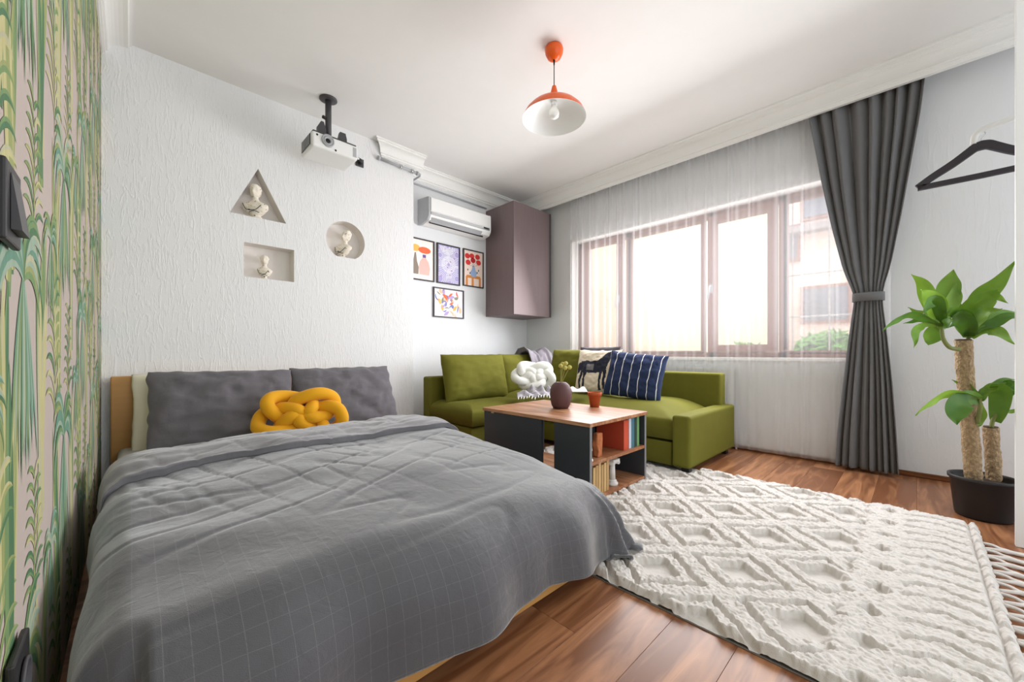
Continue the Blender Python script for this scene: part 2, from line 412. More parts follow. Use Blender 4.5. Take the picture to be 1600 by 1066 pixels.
# skirting
for nm, a, b in (('baseboard_window', (XW - 0.014, YN, 0), (XW, YR, 0.034)), ('baseboard_recess', (XE, YR - 0.014, 0), (XW - 0.015, YR, 0.034))):
    o = bobj(nm, a, b, woodmat('skirt_' + nm, srgb(98, 58, 34), srgb(150, 96, 58), axis=1 if 'window' in nm else 0), bev=0.005); struct(o)

# ------------------------------------------------------------ wallpaper print (flat palms, blades and drooping fronds)
def build_wallpaper():
    cols = [srgb(72, 112, 76), srgb(112, 140, 90), srgb(146, 154, 96), srgb(186, 180, 128), srgb(98, 140, 118), srgb(60, 88, 54), srgb(148, 168, 148), srgb(176, 174, 142)]
    mats = [mat('print_%s' % n, c, 0.75, var=0.22, vscale=20, stretch=(1, 7, 0.5)) for n, c in zip(('leaf', 'fresh', 'lime', 'straw', 'teal', 'forest', 'mist', 'sage'), cols)]
    V, FC, MI = [], [], []
    rnd = random.Random(3)
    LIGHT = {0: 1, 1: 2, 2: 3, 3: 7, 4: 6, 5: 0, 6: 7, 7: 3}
    cnt = [0]
    def strip(path, w, mi, lay, z0c, y0c, two=True):
        n = len(path); base = len(V); cnt[0] += 1
        for i, (py, pz) in enumerate(path):
            a = path[max(0, i - 1)]; b = path[min(n - 1, i + 1)]
            dx, dz = b[0] - a[0], b[1] - a[1]; l = sqrt(dx * dx + dz * dz) or 1
            nx, nz = -dz / l, dx / l; t = i / (n - 1)
            ww = w * sin(pi * min(1, 0.10 + t * 0.90)) ** 0.7 / 2
            for s in (-1, 0.15, 1):
                V.append((XL + 0.0004 + (lay * 64 + cnt[0] % 61) * 1e-6, min(YB - 0.001, max(YN + 0.02, y0c + py + s * nx * ww)), min(H - 0.02, max(0.01, z0c + pz + s * nz * ww))))
        for i in range(n - 1):
            k = base + 3 * i
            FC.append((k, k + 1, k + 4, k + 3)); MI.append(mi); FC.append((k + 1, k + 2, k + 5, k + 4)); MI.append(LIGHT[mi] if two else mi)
    def arc(x0, z0, ang, L, droop, n=9):
        out = []; x, z, a = x0, z0, ang
        for i in range(n):
            out.append((x, z)); x += cos(a) * L / n; z += sin(a) * L / n
            a += droop * (-1 if cos(a) > 0 else 1) / n
        return out
    def palm(y0, z0, sc):
        for k in range(26):                                   # skirt of hanging leaves
            a = -pi / 2 + (k / 25 - 0.5) * 1.0; L = (0.24 + rnd.random() * 0.16) * sc
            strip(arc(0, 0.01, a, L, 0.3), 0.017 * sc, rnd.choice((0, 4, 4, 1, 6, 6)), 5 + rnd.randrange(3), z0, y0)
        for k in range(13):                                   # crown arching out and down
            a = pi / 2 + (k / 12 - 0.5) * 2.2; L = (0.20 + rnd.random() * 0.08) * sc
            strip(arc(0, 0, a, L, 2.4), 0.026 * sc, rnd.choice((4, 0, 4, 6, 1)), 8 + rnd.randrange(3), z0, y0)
    def blades(y0, z0, sc, n=6):
        for k in range(n):
            a = pi / 2 + (k / (n - 1) - 0.5) * 0.34; L = rnd.uniform(0.36, 0.62) * sc
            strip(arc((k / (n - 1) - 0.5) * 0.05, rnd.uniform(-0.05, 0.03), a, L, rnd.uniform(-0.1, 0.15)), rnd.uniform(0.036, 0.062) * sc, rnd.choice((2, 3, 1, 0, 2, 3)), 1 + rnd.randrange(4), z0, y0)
    def fern(y0, z0, sc):
        strip(arc(0, 0, pi / 2, 0.40 * sc, 0.1), 0.010, 2, 3, z0, y0)
        for k in range(8):
            zz = 0.05 + k * 0.044 * sc
            for s in (0, 1):
                a = pi / 2 + (0.6 if s else -0.6)
                strip(arc(0, zz, a, (0.19 - 0.010 * k) * sc, 1.7), 0.017 * sc, rnd.choice((1, 2, 0, 1, 3)), 4 + rnd.randrange(3), z0, y0)
    PY, PZ = 0.53, 0.66
    for i in range(-5, 9):
        for j in range(-2, 6):
            y0 = 1.0 + i * PY; z0 = 0.92 + j * PZ + (0.33 if i % 2 else 0)
            blades(y0 + 0.17, z0 - 0.42, 1.1, 9); blades(y0 - 0.10, z0 - 0.66, 1.0, 8); blades(y0 + 0.38, z0 - 0.10, 0.9, 7); fern(y0 + 0.36, z0 - 0.30, 0.9); fern(y0 + 0.10, z0 + 0.05, 0.7)
            palm(y0, z0, 1.0); palm(y0 + 0.30, z0 + 0.12, 0.55)
    keep = [k for k, f in enumerate(FC) if YN < sum(V[i][1] for i in f) / 4 < YB and 0 < sum(V[i][2] for i in f) / 4 < H]
    me = bpy.data.meshes.new('wallpaper_print'); me.from_pydata(V, [], [FC[k] for k in keep])
    for m in mats: me.materials.append(m)
    me.polygons.foreach_set('material_index', [MI[k] for k in keep]); me.update()
    o = link('wallpaper_print', me, None, wl); o['label'] = 'printed palms, blades and ferns in greens'
build_wallpaper()

# ------------------------------------------------------------ window
win = thing('window_1', 'wide brown window of four panes behind the sheer curtain', 'window', (XW + 0.08, 1.4, WZ0)); win['kind'] = 'structure'; del win['category']
X0, X1 = XW + 0.125, XW + 0.185
glass = bpy.data.materials.new('window_glass'); glass.use_nodes = True
N, L = glass.node_tree.nodes, glass.node_tree.links; N.remove(N['Principled BSDF'])
tb = N.new('ShaderNodeBsdfTransparent'); gb = N.new('ShaderNodeBsdfGlossy'); gb.inputs['Roughness'].default_value = 0.02; mxs = N.new('ShaderNodeMixShader'); mxs.inputs[0].default_value = 0.06
L.new(tb.outputs[0], mxs.inputs[1]); L.new(gb.outputs[0], mxs.inputs[2]); L.new(mxs.outputs[0], N['Material Output'].inputs['Surface'])
zb, zt = WZ0 + 0.014, WZ1 - 0.014
for a, b in (((X0, WY0, zb), (X1, WY1 - 0.012, zb + 0.045)), ((X0, WY0, zt - 0.05), (X1, WY1 - 0.012, zt)), ((X0, WY1 - 0.075, zb), (X1, WY1 - 0.012, zt)), ((X0, WY0, zb), (X1, WY0 + 0.06, zt)),
             ((X0, 2.075, zb), (X1, 2.145, zt)), ((X0, 1.25, zb), (X1, 1.315, zt)), ((X0, 0.715, zb), (X1, 0.775, zt))):
    bobj('frame_bar', a, b, M_frame, win, bev=0.004)
SCW = 1.013
for k, (y0, y1, z0, z1, sash) in enumerate(((2.217, 2.60, .865, 1.985, 1), (1.365, 2.062, .822, 1.99, 0), (.84, 1.237, .872, 1.955, 1), (.26, .706, .82, 1.99, 0))):
    y0, y1, z0, z1 = y0 * SCW, min(y1 * SCW, WY1 - 0.05), 0.8 + (z0 - 0.8) * SCW, 0.8 + (z1 - 0.8) * SCW       # casement rails round every pane
    w = 0.062 if sash else 0.03; xx = X0 - (0.022 if sash else 0.0)
    for a, b in (((xx, y0 - w, z0 - w), (X1, y1 + w, z0)), ((xx, y0 - w, z1), (X1, y1 + w, z1 + w)), ((xx, y0 - w, z0), (X1, y0, z1)), ((xx, y1, z0), (X1, y1 + w, z1))):
        bobj('casement_rail', a, b, M_frame, win, bev=0.004)
    bobj('pane', (X0 + 0.025, y0 - 0.003, z0 - 0.003), (X0 + 0.031, y1 + 0.003, z1 + 0.003), glass, win)
    if sash:
        bm = BM(); hy = y0 - 0.03 if k == 0 else y1 + 0.03
        box(bm, (xx - 0.012, hy - 0.012, 1.34), (xx, hy + 0.012, 1.42), 0.003); tube(bm, [(xx - 0.012, hy, 1.40), (xx - 0.045, hy, 1.40), (xx - 0.05, hy + 0.004, 1.385), (xx - 0.05, hy + 0.012, 1.28)], 0.008)
        obj('window_handle', bm, M_silver, win, True)
# outside window bars
bars = thing('window_bars', 'thin white metal guard rods outside the window panes', 'window bars', (3.96, 0.35, 0.75))
for z in (1.10, 1.445, 1.81):
    bm = BM(); tube(bm, [(3.96, 0.20, z), (3.96, 0.74, z)], 0.006, 6); obj('guard_rod', bm, M_white, bars, True)
for y in (0.24, 0.48, 0.72):
    bm = BM(); tube(bm, [(3.975, y, 0.76), (3.975, y, 2.07)], 0.006, 6); obj('guard_upright', bm, M_white, bars, True)

# ------------------------------------------------------------ outside
M_cream_w = mat('cream_render', srgb(240, 228, 194), 0.9, var=0.03)
M_salmon = mat('salmon_render', srgb(234, 210, 200), 0.9, var=0.06)
M_pinkw = mat('pink_render', srgb(232, 190, 190), 0.9)
cb = thing('apartment_building', 'pale cream rendered house wall opposite the window', 'building', (8.2, 6, -4))
bobj('wall', (7.0, 1.78, -4), (9.5, 11.5, 3.9), M_cream_w, cb)
for y in (8.0,):
    f = bobj('window_shutter', (6.96, y, 1.6), (7.0, y + 0.9, 3.0), M_pinkw, cb)
bobj('downpipe', (6.9, 5.95, -4), (6.99, 6.05, 3.85), M_cream_w, cb, bev=0.02)
pk = thing('pink_house', 'pink rendered house edge beyond the leftmost window pane', 'building', (5.4, 6, -4))
bobj('wall', (5.0, 4.02, -4), (5.9, 7.0, 3.6), M_pinkw, pk); bobj('plinth', (4.97, 3.99, -4), (5.93, 7.03, -3.2), M_cream_w, pk)
sb = thing('salmon_house', 'salmon house with windows and an air conditioner box behind the courtyard', 'building', (12, 0, -4))
bobj('wall', (11.0, -6, -4), (13.0, 3.5, 6.2), M_salmon, sb)
p = AX(1290, 265, 11.0)
bobj('air_conditioner_box', (10.62, p.y - 0.5, p.z - 0.35), (10.98, p.y + 0.35, p.z + 0.35), M_white, sb, bev=0.03)
bobj('ledge', (10.7, p.y - 1.4, p.z - 1.35), (11.0, p.y + 0.9, p.z - 1.2), mat('ledge_grey', srgb(150, 140, 140), 0.8), sb)
for (u, v) in ((1290, 305), (1215, 380), (1290, 470), (1180, 460)):
    q = AX(u, v, 11.0); f = bobj('window', (10.94, q.y - 0.45, q.z - 0.5), (11.0, q.y + 0.45, q.z + 0.35), mat('outer_frame', srgb(150, 104, 90), 0.6), sb)
    bobj('window_pane', (10.925, q.y - 0.38, q.z - 0.43), (10.94, q.y + 0.38, q.z + 0.28), mat('outer_glass', srgb(110, 112, 126), 0.15), f)
gd = bobj('ground', (3.95, -9, -4.2), (16, 14, -4.0), mat('courtyard_paving', srgb(170, 165, 158), 0.9)); struct(gd)
ter = bobj('terrace', (5.6, -3.0, -4.0), (6.9, 1.72, 0.28), mat('terrace_render', srgb(196, 180, 172), 0.9)); struct(ter, 'terrace wall across the courtyard')
M_leafs = mat('bush_leaf', srgb(96, 150, 60), 0.6, var=0.3, vscale=20)
def bush(name, c, r, n, label, seed):
    rnd = random.Random(seed); t = thing(name, label, 'bush', (c[0], c[1], 0.28)); bm = BM()
    for k in range(n):
        d = Vector((rnd.gauss(0, 1), rnd.gauss(0, 1), rnd.gauss(0, 1))).normalized() * r * rnd.uniform(0.45, 1)
        p = Vector(c) + Vector((d.x, d.y, d.z * 0.85)); a = Vector((rnd.gauss(0, 1), rnd.gauss(0, 1), rnd.gauss(0, 1))).normalized(); b = a.orthogonal().normalized()
        s = rnd.uniform(0.05, 0.11)
        bm.faces.new([bm.verts.new(p + a * s), bm.verts.new(p + b * s * .4), bm.verts.new(p - a * s), bm.verts.new(p - b * s * .4)])
    f = obj('foliage', bm, M_leafs, t, recalc=False); f['kind'] = 'stuff'
    bm = BM()
    for k in range(5): tube(bm, [(c[0], c[1], 0.285), (c[0] + rnd.uniform(-.2, .2), c[1] + rnd.uniform(-.2, .2), c[2])], 0.012, 5)
    obj('stems', bm, mat('bush_stem', srgb(92, 70, 50), 0.8), t)
q = AX(1292, 528, 6.2); bush('bush', (6.2, q.y, 0.78), 0.36, 700, 'pale leafy bush at the foot of the rightmost pane', 1)
q = AX(1165, 520, 6.3); bush('bush', (6.3, q.y, 0.72), 0.28, 420, 'small bush seen through the third window pane', 2)

# ------------------------------------------------------------ bed
M_matt = mat('mattress_ticking', srgb(205, 202, 196), 0.9)
bed = thing('bed', 'low double bed with plain beech frame and tall headboard along wallpaper', 'bed', (0.65, 2.0, 0))
BX0, BX1, BY0, BY1 = -0.085, 1.31, 0.82, 3.27
bobj('headboard', (BX0, BY1 - 0.075, 0.02), (BX1, BY1 - 0.02, 0.665), M_bedwood, bed, bev=0.006)
bobj('foot_board', (BX0, BY0, 0.025), (BX1 - 0.02, BY0 + 0.025, 0.19), M_bedwood, bed, bev=0.003)
for x in (BX0 + 0.06, BX1 - 0.025): bobj('side_rail', (x, BY0 + 0.026, 0.025), (x + 0.025, BY1 - 0.076, 0.19), M_bedwood, bed, bev=0.003)
for x in (BX0 + 0.03, BX1 - 0.09):
    for yy in (BY0 + 0.05, BY1 - 0.16): bobj('leg', (x, yy, 0.001), (x + 0.06, yy + 0.06, 0.10), M_bedwood, bed)
bobj('slat_base', (BX0 + 0.026, BY0 + 0.026, 0.10), (BX1 - 0.026, BY1 - 0.08, 0.13), M_bedwood, bed)
bobj('mattress', (BX0 + 0.03, BY0 + 0.03, 0.131), (BX1 - 0.03, BY1 - 0.085, 0.255), M_matt, bed, bev=0.03, seg=3, smooth=True)

M_duvet = uvline_mat('duvet_weave', srgb(90, 89, 93), srgb(122, 122, 124), 0.036, 0.036, 0.0014, 0.0009, rough=0.6, sheen=0.9)
M_duvet2 = uvline_mat('duvet_reverse', srgb(126, 124, 128), srgb(130, 128, 132), 0.068, 0.068, 0.001, 0.001, rough=0.6, sheen=0.7)
RX = 0.17
IX0, IX1, IY0 = BX0 + 0.10, 1.25, 0.95      # flat core of the duvet
def duvet_top(x, y):
    """puffed height of the duvet over the mattress"""
    z = 0.372 + 0.018 * min(1, max(0, (y - 1.2) / 0.8)) - 0.030 * max(0, min(1, (1.25 - y) / 0.4))
    z -= 0.055 * max(0, min(1, (x - 0.75) / 0.55)) ** 2 * max(0, min(1, (1.8 - y) / 0.8))
    z += 0.020 * noise.noise(Vector((x * 2.6, y * 2.6, 1.7))) + 0.004 * noise.noise(Vector((x * 6 + y * 3, y * 6, 4.2)))
    w1 = abs(noise.noise(Vector((x * 1.6 + 1.2 * y, y * 7 - 2 * x, 9.1)))); z -= 0.004 * max(0, 0.12 - w1) / 0.12
    w2 = abs(noise.noise(Vector((x * 8 + 2 * y, y * 1.8 + 1.2 * x, 3.3)))); z -= 0.005 * max(0, 0.12 - w2) / 0.12 * min(1, max(0, (y - 1.0) / 0.5))
    # long soft creases that run out from the left edge
    z += 0.010 * sin(y * 17 + 2.5 * noise.noise(Vector((x * 2, y * 2, 0)))) * exp(-((x + 0.05) / 0.28) ** 2)
    return z
def duvet_pt(s, t):
    """s across the bed, t along it, both in metres of cloth"""
    dx = min(0, s - IX0) + max(0, s - IX1); dy = min(0, t - IY0)
    cxp, cyp = min(max(s, IX0), IX1), max(t, IY0)
    dist = sqrt(dx * dx + dy * dy); z = duvet_top(s, t)
    Rr = RX if dx >= 0 else 0.085
    if dist < 1e-6: return Vector((cxp, cyp, z))
    nx, ny = dx / dist, dy / dist
    per = (s * abs(ny) * 1.0 - t * abs(nx)) if dx > 0 or dy < 0 else t
    lim = Rr * pi / 2
    if dist < lim:
        a = dist / Rr; out = Rr * sin(a); dz = Rr * (1 - cos(a)); hang = 0.0
    else:
        hang = min(dist - lim, max(0, z - Rr - 0.036 - 0.012 * sin(t * 9 + s * 7))); out = Rr + 0.10 * hang; dz = Rr + hang
    k = min(1, dist / (lim * 1.1)) ** 1.5
    if dx < 0: k *= 0.25; out = min(out, 0.118)
    fold = k * (0.024 * sin(per * 13 + 2.5 * noise.noise(Vector((per * 3, 0, 2)))) + 0.007 * sin(per * 29 + 1.0) + 0.014 * noise.noise(Vector((per * 4, dist * 3, 8))))
    out += fold + 0.01 * k + (0.5 * hang * (2 * abs(nx * ny)) ** 2 if dx > 0 else 0)
    zz = z - dz
    floorz = 0.034 + 0.012 * sin(per * 9 + 1) + 0.010 * noise.noise(Vector((per * 7, 2, 3)))
    if zz < floorz:
        zz = floorz
    return Vector((cxp + nx * out, cyp + ny * out, zz))
TF = 2.13
S0, S1, T0 = IX0 - 0.20, IX1 + 0.35, IY0 - 0.345
duv = thing('duvet', 'dark grey checked duvet spread over the bed and hanging over its foot', 'duvet', (0.6, 1.5, 0.28))
gridmesh('cover', lambda a, b: duvet_pt(S0 + a * (S1 - S0), T0 + b * (TF - T0)), 200, 240, M_duvet, duv,
         uv=lambda a, b: (S0 + a * (S1 - S0), T0 + b * (TF - T0)), thick=0.012)
# turned-down band at the head end: out over the cover, round the fold and back underneath
def band_pt(a, b):
    s = S0 - 0.0 + a * (S1 - 0.10 - S0)
    lip = 1.80 + 0.06 * s + 0.016 * sin(s * 9) + 0.012 * noise.noise(Vector((s * 6, 1, 1)))
    far = TF + 0.055 + 0.02 * noise.noise(Vector((s * 3, 7, 1)))
    if b < 0.08:                                   # rounded lip
        k = b / 0.08; t = lip + 0.012 * (1 - sin(k * pi / 2)) ; up = 0.004 + 0.028 * sin(k * pi / 2)
    elif b < 0.8:
        k = (b - 0.08) / 0.72; t = lip + (far - 0.03 - lip) * k; up = 0.032 + 0.010 * sin(pi * k) + 0.010 * noise.noise(Vector((s * 8, t * 9, 5))) + 0.006 * noise.noise(Vector((s * 3, t * 22, 6)))
    else:
        k = (b - 0.8) / 0.2 * pi * 0.95; t = far - 0.03 + 0.035 * sin(k); up = -0.012 + 0.044 * cos(k)
    p = duvet_pt(s, min(t, TF)); 
    return Vector((p.x, t if s < IX1 else p.y + (t - min(t, TF)), p.z + up))
gridmesh('turned_down_band', band_pt, 150, 60, M_duvet2, duv, uv=lambda a, b: (a * 2, b * 0.5))

M_pil = uvline_mat('pillow_cotton', srgb(106, 103, 108), srgb(110, 107, 112), 0.05, 0.05, 0.001, 0.001)
def pillow(name, w, h, t, c, xdir, tilt, m, label, cat='pillow', group=None, seed=0, turn=0.0, **kw):
    o = obj(name, pillow_bm(w, h, t, frame_M(c, xdir, tilt) @ Matrix.Rotation(turn, 4, 'Y'), seed=seed, **kw), m, None, True)
    off = Vector(c); o.data.transform(Matrix.Translation(-off)); o.location = off
    return tag(o, label, cat, group)
pillow('pillow', 0.74, 0.47, 0.17, (0.43, 2.96, 0.475), (1, -0.02, 0), 0.42, M_pil, 'dark grey pillow on the bed nearest the wallpaper', seed=1, ears=0.02, wr=0.012, n=40)
pillow('pillow', 0.74, 0.47, 0.17, (1.17, 2.98, 0.475), (1, 0.03, 0), 0.42, M_pil, 'dark grey pillow on the bed behind the yellow knot, nearest the sofa', seed=5, ears=0.02, wr=0.012, n=40)
pillow('pillow', 0.60, 0.46, 0.10, (0.30, 3.11, 0.455), (1, 0, 0), 0.28, M_cream, 'cream quilted pillow peeking out behind the left grey pillow', seed=9, ears=0.02)

def knot(name, c, xdir, tilt, rx, rz, tr, q, m, label, depth, rin=0.42, phase=0.0, cat='cushion'):
    Mx = frame_M(c, xdir, tilt); bm = BM(); pts = []; n = 420
    for i in range(n):
        t = 2 * pi * 3 * i / n; ph = q * t / 3 + phase
        r = (1 + rin) / 2 + (1 - rin) / 2 * cos(ph)
        ex = lambda v: math.copysign(abs(v) ** 0.8, v)
        pts.append(Mx @ Vector(((rx - tr) * r * ex(cos(t)), -depth * sin(2 * ph), (rz - tr) * r * ex(sin(t)))))
    tube(bm, pts, tr, 12, closed=True)
    o = obj(name, bm, m, None, True); o.data.transform(Matrix.Translation(-Vector(c))); o.location = c
    return tag(o, label, cat)
knot('knot_cushion', P(472, 650, 2.44), (1, -0.25, 0), 0.30, 0.275, 0.185, 0.040, 5, M_yellow, 'mustard yellow knotted tube cushion on the bed', 0.038, rin=0.10, phase=0.6)

# ------------------------------------------------------------ corner sofa
sofa = thing('corner_sofa', 'olive green corner sofa with chaise along the window', 'sofa', (2.9, 2.3, 0))
SX0, SX1, SY1 = 1.93, 3.455, 3.17
def seat_slab(name, x0, x1, y0, y1, zb, ze, zi, m, rx0=0.22, ry0=0.22, rx1=0.02, ry1=0.02):
    """upholstered block whose top swells from its front edges"""
    def fn(a, b):
        x = x0 + (x1 - x0) * a; y = y0 + (y1 - y0) * b
        def ramp(d, r): return 1 if d >= r else sin(max(0, d) / r * pi / 2) ** 0.9
        k = min(ramp(x - x0, rx0), ramp(y - y0, ry0), 1) * min(ramp(x1 - x, rx1), ramp(y1 - y, ry1))
        e = min(1, min(x - x0, y - y0, x1 - x, y1 - y) / 0.02); e = sqrt(max(0, 1 - (1 - e) ** 2))
        return Vector((x, y, ze - 0.02 + 0.02 * e + (zi - ze) * k + 0.003 * noise.noise(Vector((x * 5, y * 5, 1)))))
    nu, nv = 48, 48; bm = BM()
    def dist(t): return t + 0.0 * t
    def wrp(i, n):                                  # denser towards the edges
        t = i / n; return 0.5 - 0.5 * cos(pi * t)
    g = [[bm.verts.new(fn(wrp(i, nu), wrp(j, nv))) for i in range(nu + 1)] for j in range(nv + 1)]
    for j in range(nv):
        for i in range(nu): bm.faces.new((g[j][i], g[j][i + 1], g[j + 1][i + 1], g[j + 1][i]))
    rim = [g[0][i] for i in range(nu + 1)] + [g[j][nu] for j in range(1, nv + 1)] + [g[nv][i] for i in range(nu - 1, -1, -1)] + [g[j][0] for j in range(nv - 1, 0, -1)]
    low = [bm.verts.new((v.co.x, v.co.y, zb)) for v in rim]; n = len(rim)
    for i in range(n): bm.faces.new((rim[i], low[i], low[(i + 1) % n], rim[(i + 1) % n]))
    bm.faces.new(low)
    return obj(name, bm, m, sofa, True)
# bases
bobj('base', (SX0 + 0.012, 2.475, 0.045), (2.66, 3.04, 0.205), M_green, sofa, bev=0.012, smooth=False)
bobj('base', (2.66, 1.14, 0.045), (3.33, 3.04, 0.205), M_green, sofa, bev=0.012)
bobj('drawer_front', (2.615, 1.148, 0.04), (2.655, 2.44, 0.198), M_green, sofa, bev=0.008)
seat_slab('seat', SX0, 2.615, 2.44, 3.045, 0.215, 0.335, 0.375, M_green, rx0=0.10, ry0=0.16)
seat_slab('chaise_seat', 2.612, 3.335, 1.14, 3.045, 0.215, 0.345, 0.425, M_green, rx0=0.30, ry0=0.30)
bobj('back_panel', (SX0, 3.05, 0.05), (SX1, SY1, 0.585), M_green, sofa, bev=0.018, seg=3, smooth=False)
bobj('back_panel', (3.335, 1.075, 0.05), (SX1, 3.049, 0.64), M_green, sofa, bev=0.018, seg=3)
bobj('armrest', (2.585, 1.015, 0.045), (3.485, 1.136, 0.388), M_green, sofa, bev=0.02, seg=3)
for (x, yy) in ((2.63, 1.04), (3.38, 1.05), (2.03, 2.52), (2.03, 3.0), (3.35, 3.05)):
    bobj('foot', (x, yy, 0.012 if x < 2.8 and yy < 2 else 0.001), (x + 0.05, yy + 0.05, 0.05), M_black, sofa)
def scush(w, h, t, c, xdir, tilt, label, seed):
    return pillow('back_cushion', w, h, t, c, xdir, tilt, M_green, label, 'cushion', 'olive sofa cushions', seed=seed, ears=0.025, wr=0.004, n=36, pw=4.0)
scush(0.75, 0.44, 0.17, (2.36, 2.92, 0.575), (1, 0.0, 0), 0.22, 'olive sofa cushion at the left end of the back row', 2)
scush(0.62, 0.42, 0.16, (3.01, 2.94, 0.585), (1, 0.0, 0), 0.22, 'olive sofa cushion behind the white knotted cushion', 3)
scush(0.58, 0.43, 0.16, (3.215, 2.42, 0.628), (0, -1, 0), 0.22, 'olive sofa cushion behind the horse cushion', 4)

knot('knot_cushion', P(834, 587, 3.62), (0.80, -0.60, 0), 0.28, 0.215, 0.145, 0.038, 5, M_whknit, 'white knotted tube cushion in the sofa corner', 0.034, rin=0.10, phase=0.9)
# horse cushion
def inpoly(x, y, poly):
    c = False; n = len(poly); j = n - 1
    for i in range(n):
        xi, yi = poly[i]; xj, yj = poly[j]
        if (yi > y) != (yj > y) and x < (xj - xi) * (y - yi) / (yj - yi) + xi: c = not c
        j = i
    return c
HORSE = [
    [(-.80, .30), (-.70, .42), (-.40, .44), (-.05, .42), (.12, .44), (.30, .60), (.45, .84), (.62, .92), (.72, .98), (.72, .88), (.92, .60), (.95, .46), (.84, .42), (.66, .56), (.58, .40), (.54, .12), (.46, -.06), (.20, -.10), (-.20, -.14), (-.45, -.06), (-.66, -.12), (-.74, .02)],
    [(-.92, .26), (-.78, .38), (-.70, .20), (-.76, -.12), (-.88, -.22), (-.95, .02)],
    [(-.70, .0), (-.50, .0), (-.60, -.30), (-.66, -.60), (-.62, -.82), (-.74, -.82), (-.76, -.55), (-.72, -.25)],
    [(-.52, -.05), (-.32, -.1), (-.44, -.36), (-.46, -.66), (-.40, -.88), (-.54, -.88), (-.56, -.62), (-.54, -.30)],
    [(.20, -.05), (.36, -.05), (.32, -.40), (.30, -.70), (.34, -.88), (.20, -.88), (.22, -.66), (.22, -.36)],
    [(.38, .0), (.54, .02), (.48, -.36), (.50, -.66), (.58, -.84), (.44, -.84), (.40, -.62), (.40, -.34)]]
SADDLE = [(-.42, .30), (-.02, .32), (.02, -.04), (-.40, -.02)]
def horsemat(a, b, side):
    if side == 1: return 1
    if inpoly(a, b, SADDLE) and (abs(a + .22) < .17 and abs(b - .14) < .13): return 2
    return 1 if any(inpoly(a, b, p) for p in HORSE) else 0
M_linen = mat('linen_print_ground', srgb(226, 212, 190), 0.9, bump=0.2, bscale=600)
M_ink = mat('navy_ink', srgb(36, 38, 54), 0.85); M_grey2 = mat('saddle_grey', srgb(120, 116, 118), 0.85, var=0.4, vscale=60)
pillow('printed_cushion', 0.44, 0.41, 0.13, (3.05, 2.02, 0.632), (0.06, -1, 0), 0.24, [M_linen, M_ink, M_grey2], 'beige cushion printed with a dark saddled horse', 'cushion', seed=11, n=84, facemat=horsemat, ears=0.05)
pillow('cushion', 0.42, 0.42, 0.12, (3.17, 2.10, 0.655), (0.1, -1, 0), 0.2, mat('charcoal_cotton', srgb(58, 54, 60), 0.85), 'charcoal cushion mostly hidden behind the horse cushion', 'cushion', seed=13)
M_stripe = uvline_mat('navy_stripe', srgb(40, 52, 84), srgb(226, 226, 226), 0.076, 0, 0.006, 0, wr=1.0, sheen=0.0)
pillow('striped_cushion', 0.49, 0.40, 0.15, (3.02, 1.64, 0.612), (0.18, -1, -0.0), 0.30, M_stripe, 'navy blue cushion with thin white stripes', 'cushion', seed=17, n=60, ears=0.06, turn=0.10)

# grey throw hung over the sofa corner, and a patterned fringed throw on the seat
M_throw = mat('grey_throw', srgb(138, 132, 140), 0.9, var=0.2, vscale=30, bump=0.4, bscale=300)
def throw_pt(a, b):
    x = 3.00 + 0.40 * a; back = b
    yy = 3.00 - 0.0 * a; 
    prof = [(2.80, 0.62), (2.83, 0.72), (2.87, 0.81), (2.93, 0.850), (3.02, 0.83), (3.12, 0.70), (3.20, 0.52)]
    k = b * (len(prof) - 1); i = min(int(k), len(prof) - 2); f = k - i
    y0 = prof[i][0] * (1 - f) + prof[i + 1][0] * f; z0 = prof[i][1] * (1 - f) + prof[i + 1][1] * f
    w = 0.018 * sin(a * 16 + 3 * b) + 0.014 * sin(a * 31 + 1)
    dip = -0.06 * exp(-((a - 0.5) / 0.16) ** 2) 
    return Vector((x + 0.04 * (b - 0.4) * (a - 0.5), y0 - abs(w) * 0.8, z0 + w * 0.7 + dip))
o = gridmesh('grey_throw', throw_pt, 60, 36, M_throw, None, thick=0.008); tag(o, 'grey throw draped over the sofa corner above the white knot', 'blanket')
M_pat = mat('patterned_throw', srgb(168, 164, 170), 0.9, var=0.95, vscale=30, bump=0.5, bscale=120)
pt = thing('patterned_throw', 'crumpled grey and white patterned throw with fringe on the sofa seat', 'blanket', (2.80, 2.6, 0.41))
c0 = P(842, 612, 3.40)
def pat_pt(a, b):
    x = -0.19 + 0.38 * a; d = -0.11 + 0.22 * b
    z = 0.012 + (0.075 * max(0, noise.noise(Vector((a * 6, b * 4, 2))) + 0.5) + 0.02 * sin(a * 30 + 4 * b)) * sin(pi * min(1, max(0, a))) * (0.35 + 0.65 * b)
    base = Vector((c0.x, c0.y, 0)) + Vector((0.72, -0.69, 0)) * x + Vector((0.69, 0.72, 0)) * d
    return Vector((base.x, base.y, c0.z - 0.03 + z - 0.02 * (1 - b)))
gridmesh('cloth', pat_pt, 40, 24, M_pat, pt, thick=0.006)
for k in range(16):
    b = pat_pt((k + 0.5) / 16, 0); bm = BM(); e = b + Vector((-0.035, -0.03, -0.012)) + Vector((random.uniform(-.01, .01), 0, 0))
    tube(bm, [b, (b + e) / 2 + Vector((0, 0, 0.006)), e], 0.004, 5); obj('fringe_tassel', bm, M_whknit, pt)
o = gridmesh('cloth_napkin', lambda a, b: P(894 + 24 * a - 4 * b, 612 - 6 * b, 3.30 + 0.12 * b) + Vector((0, 0, 0.012 * sin(9 * a) * b)), 14, 8, mat('spotted_cloth', srgb(230, 228, 222), 0.9, var=0.25, vscale=50), None, thick=0.006)
tag(o, 'small white spotted cloth lying between vase and horse cushion', 'cloth')

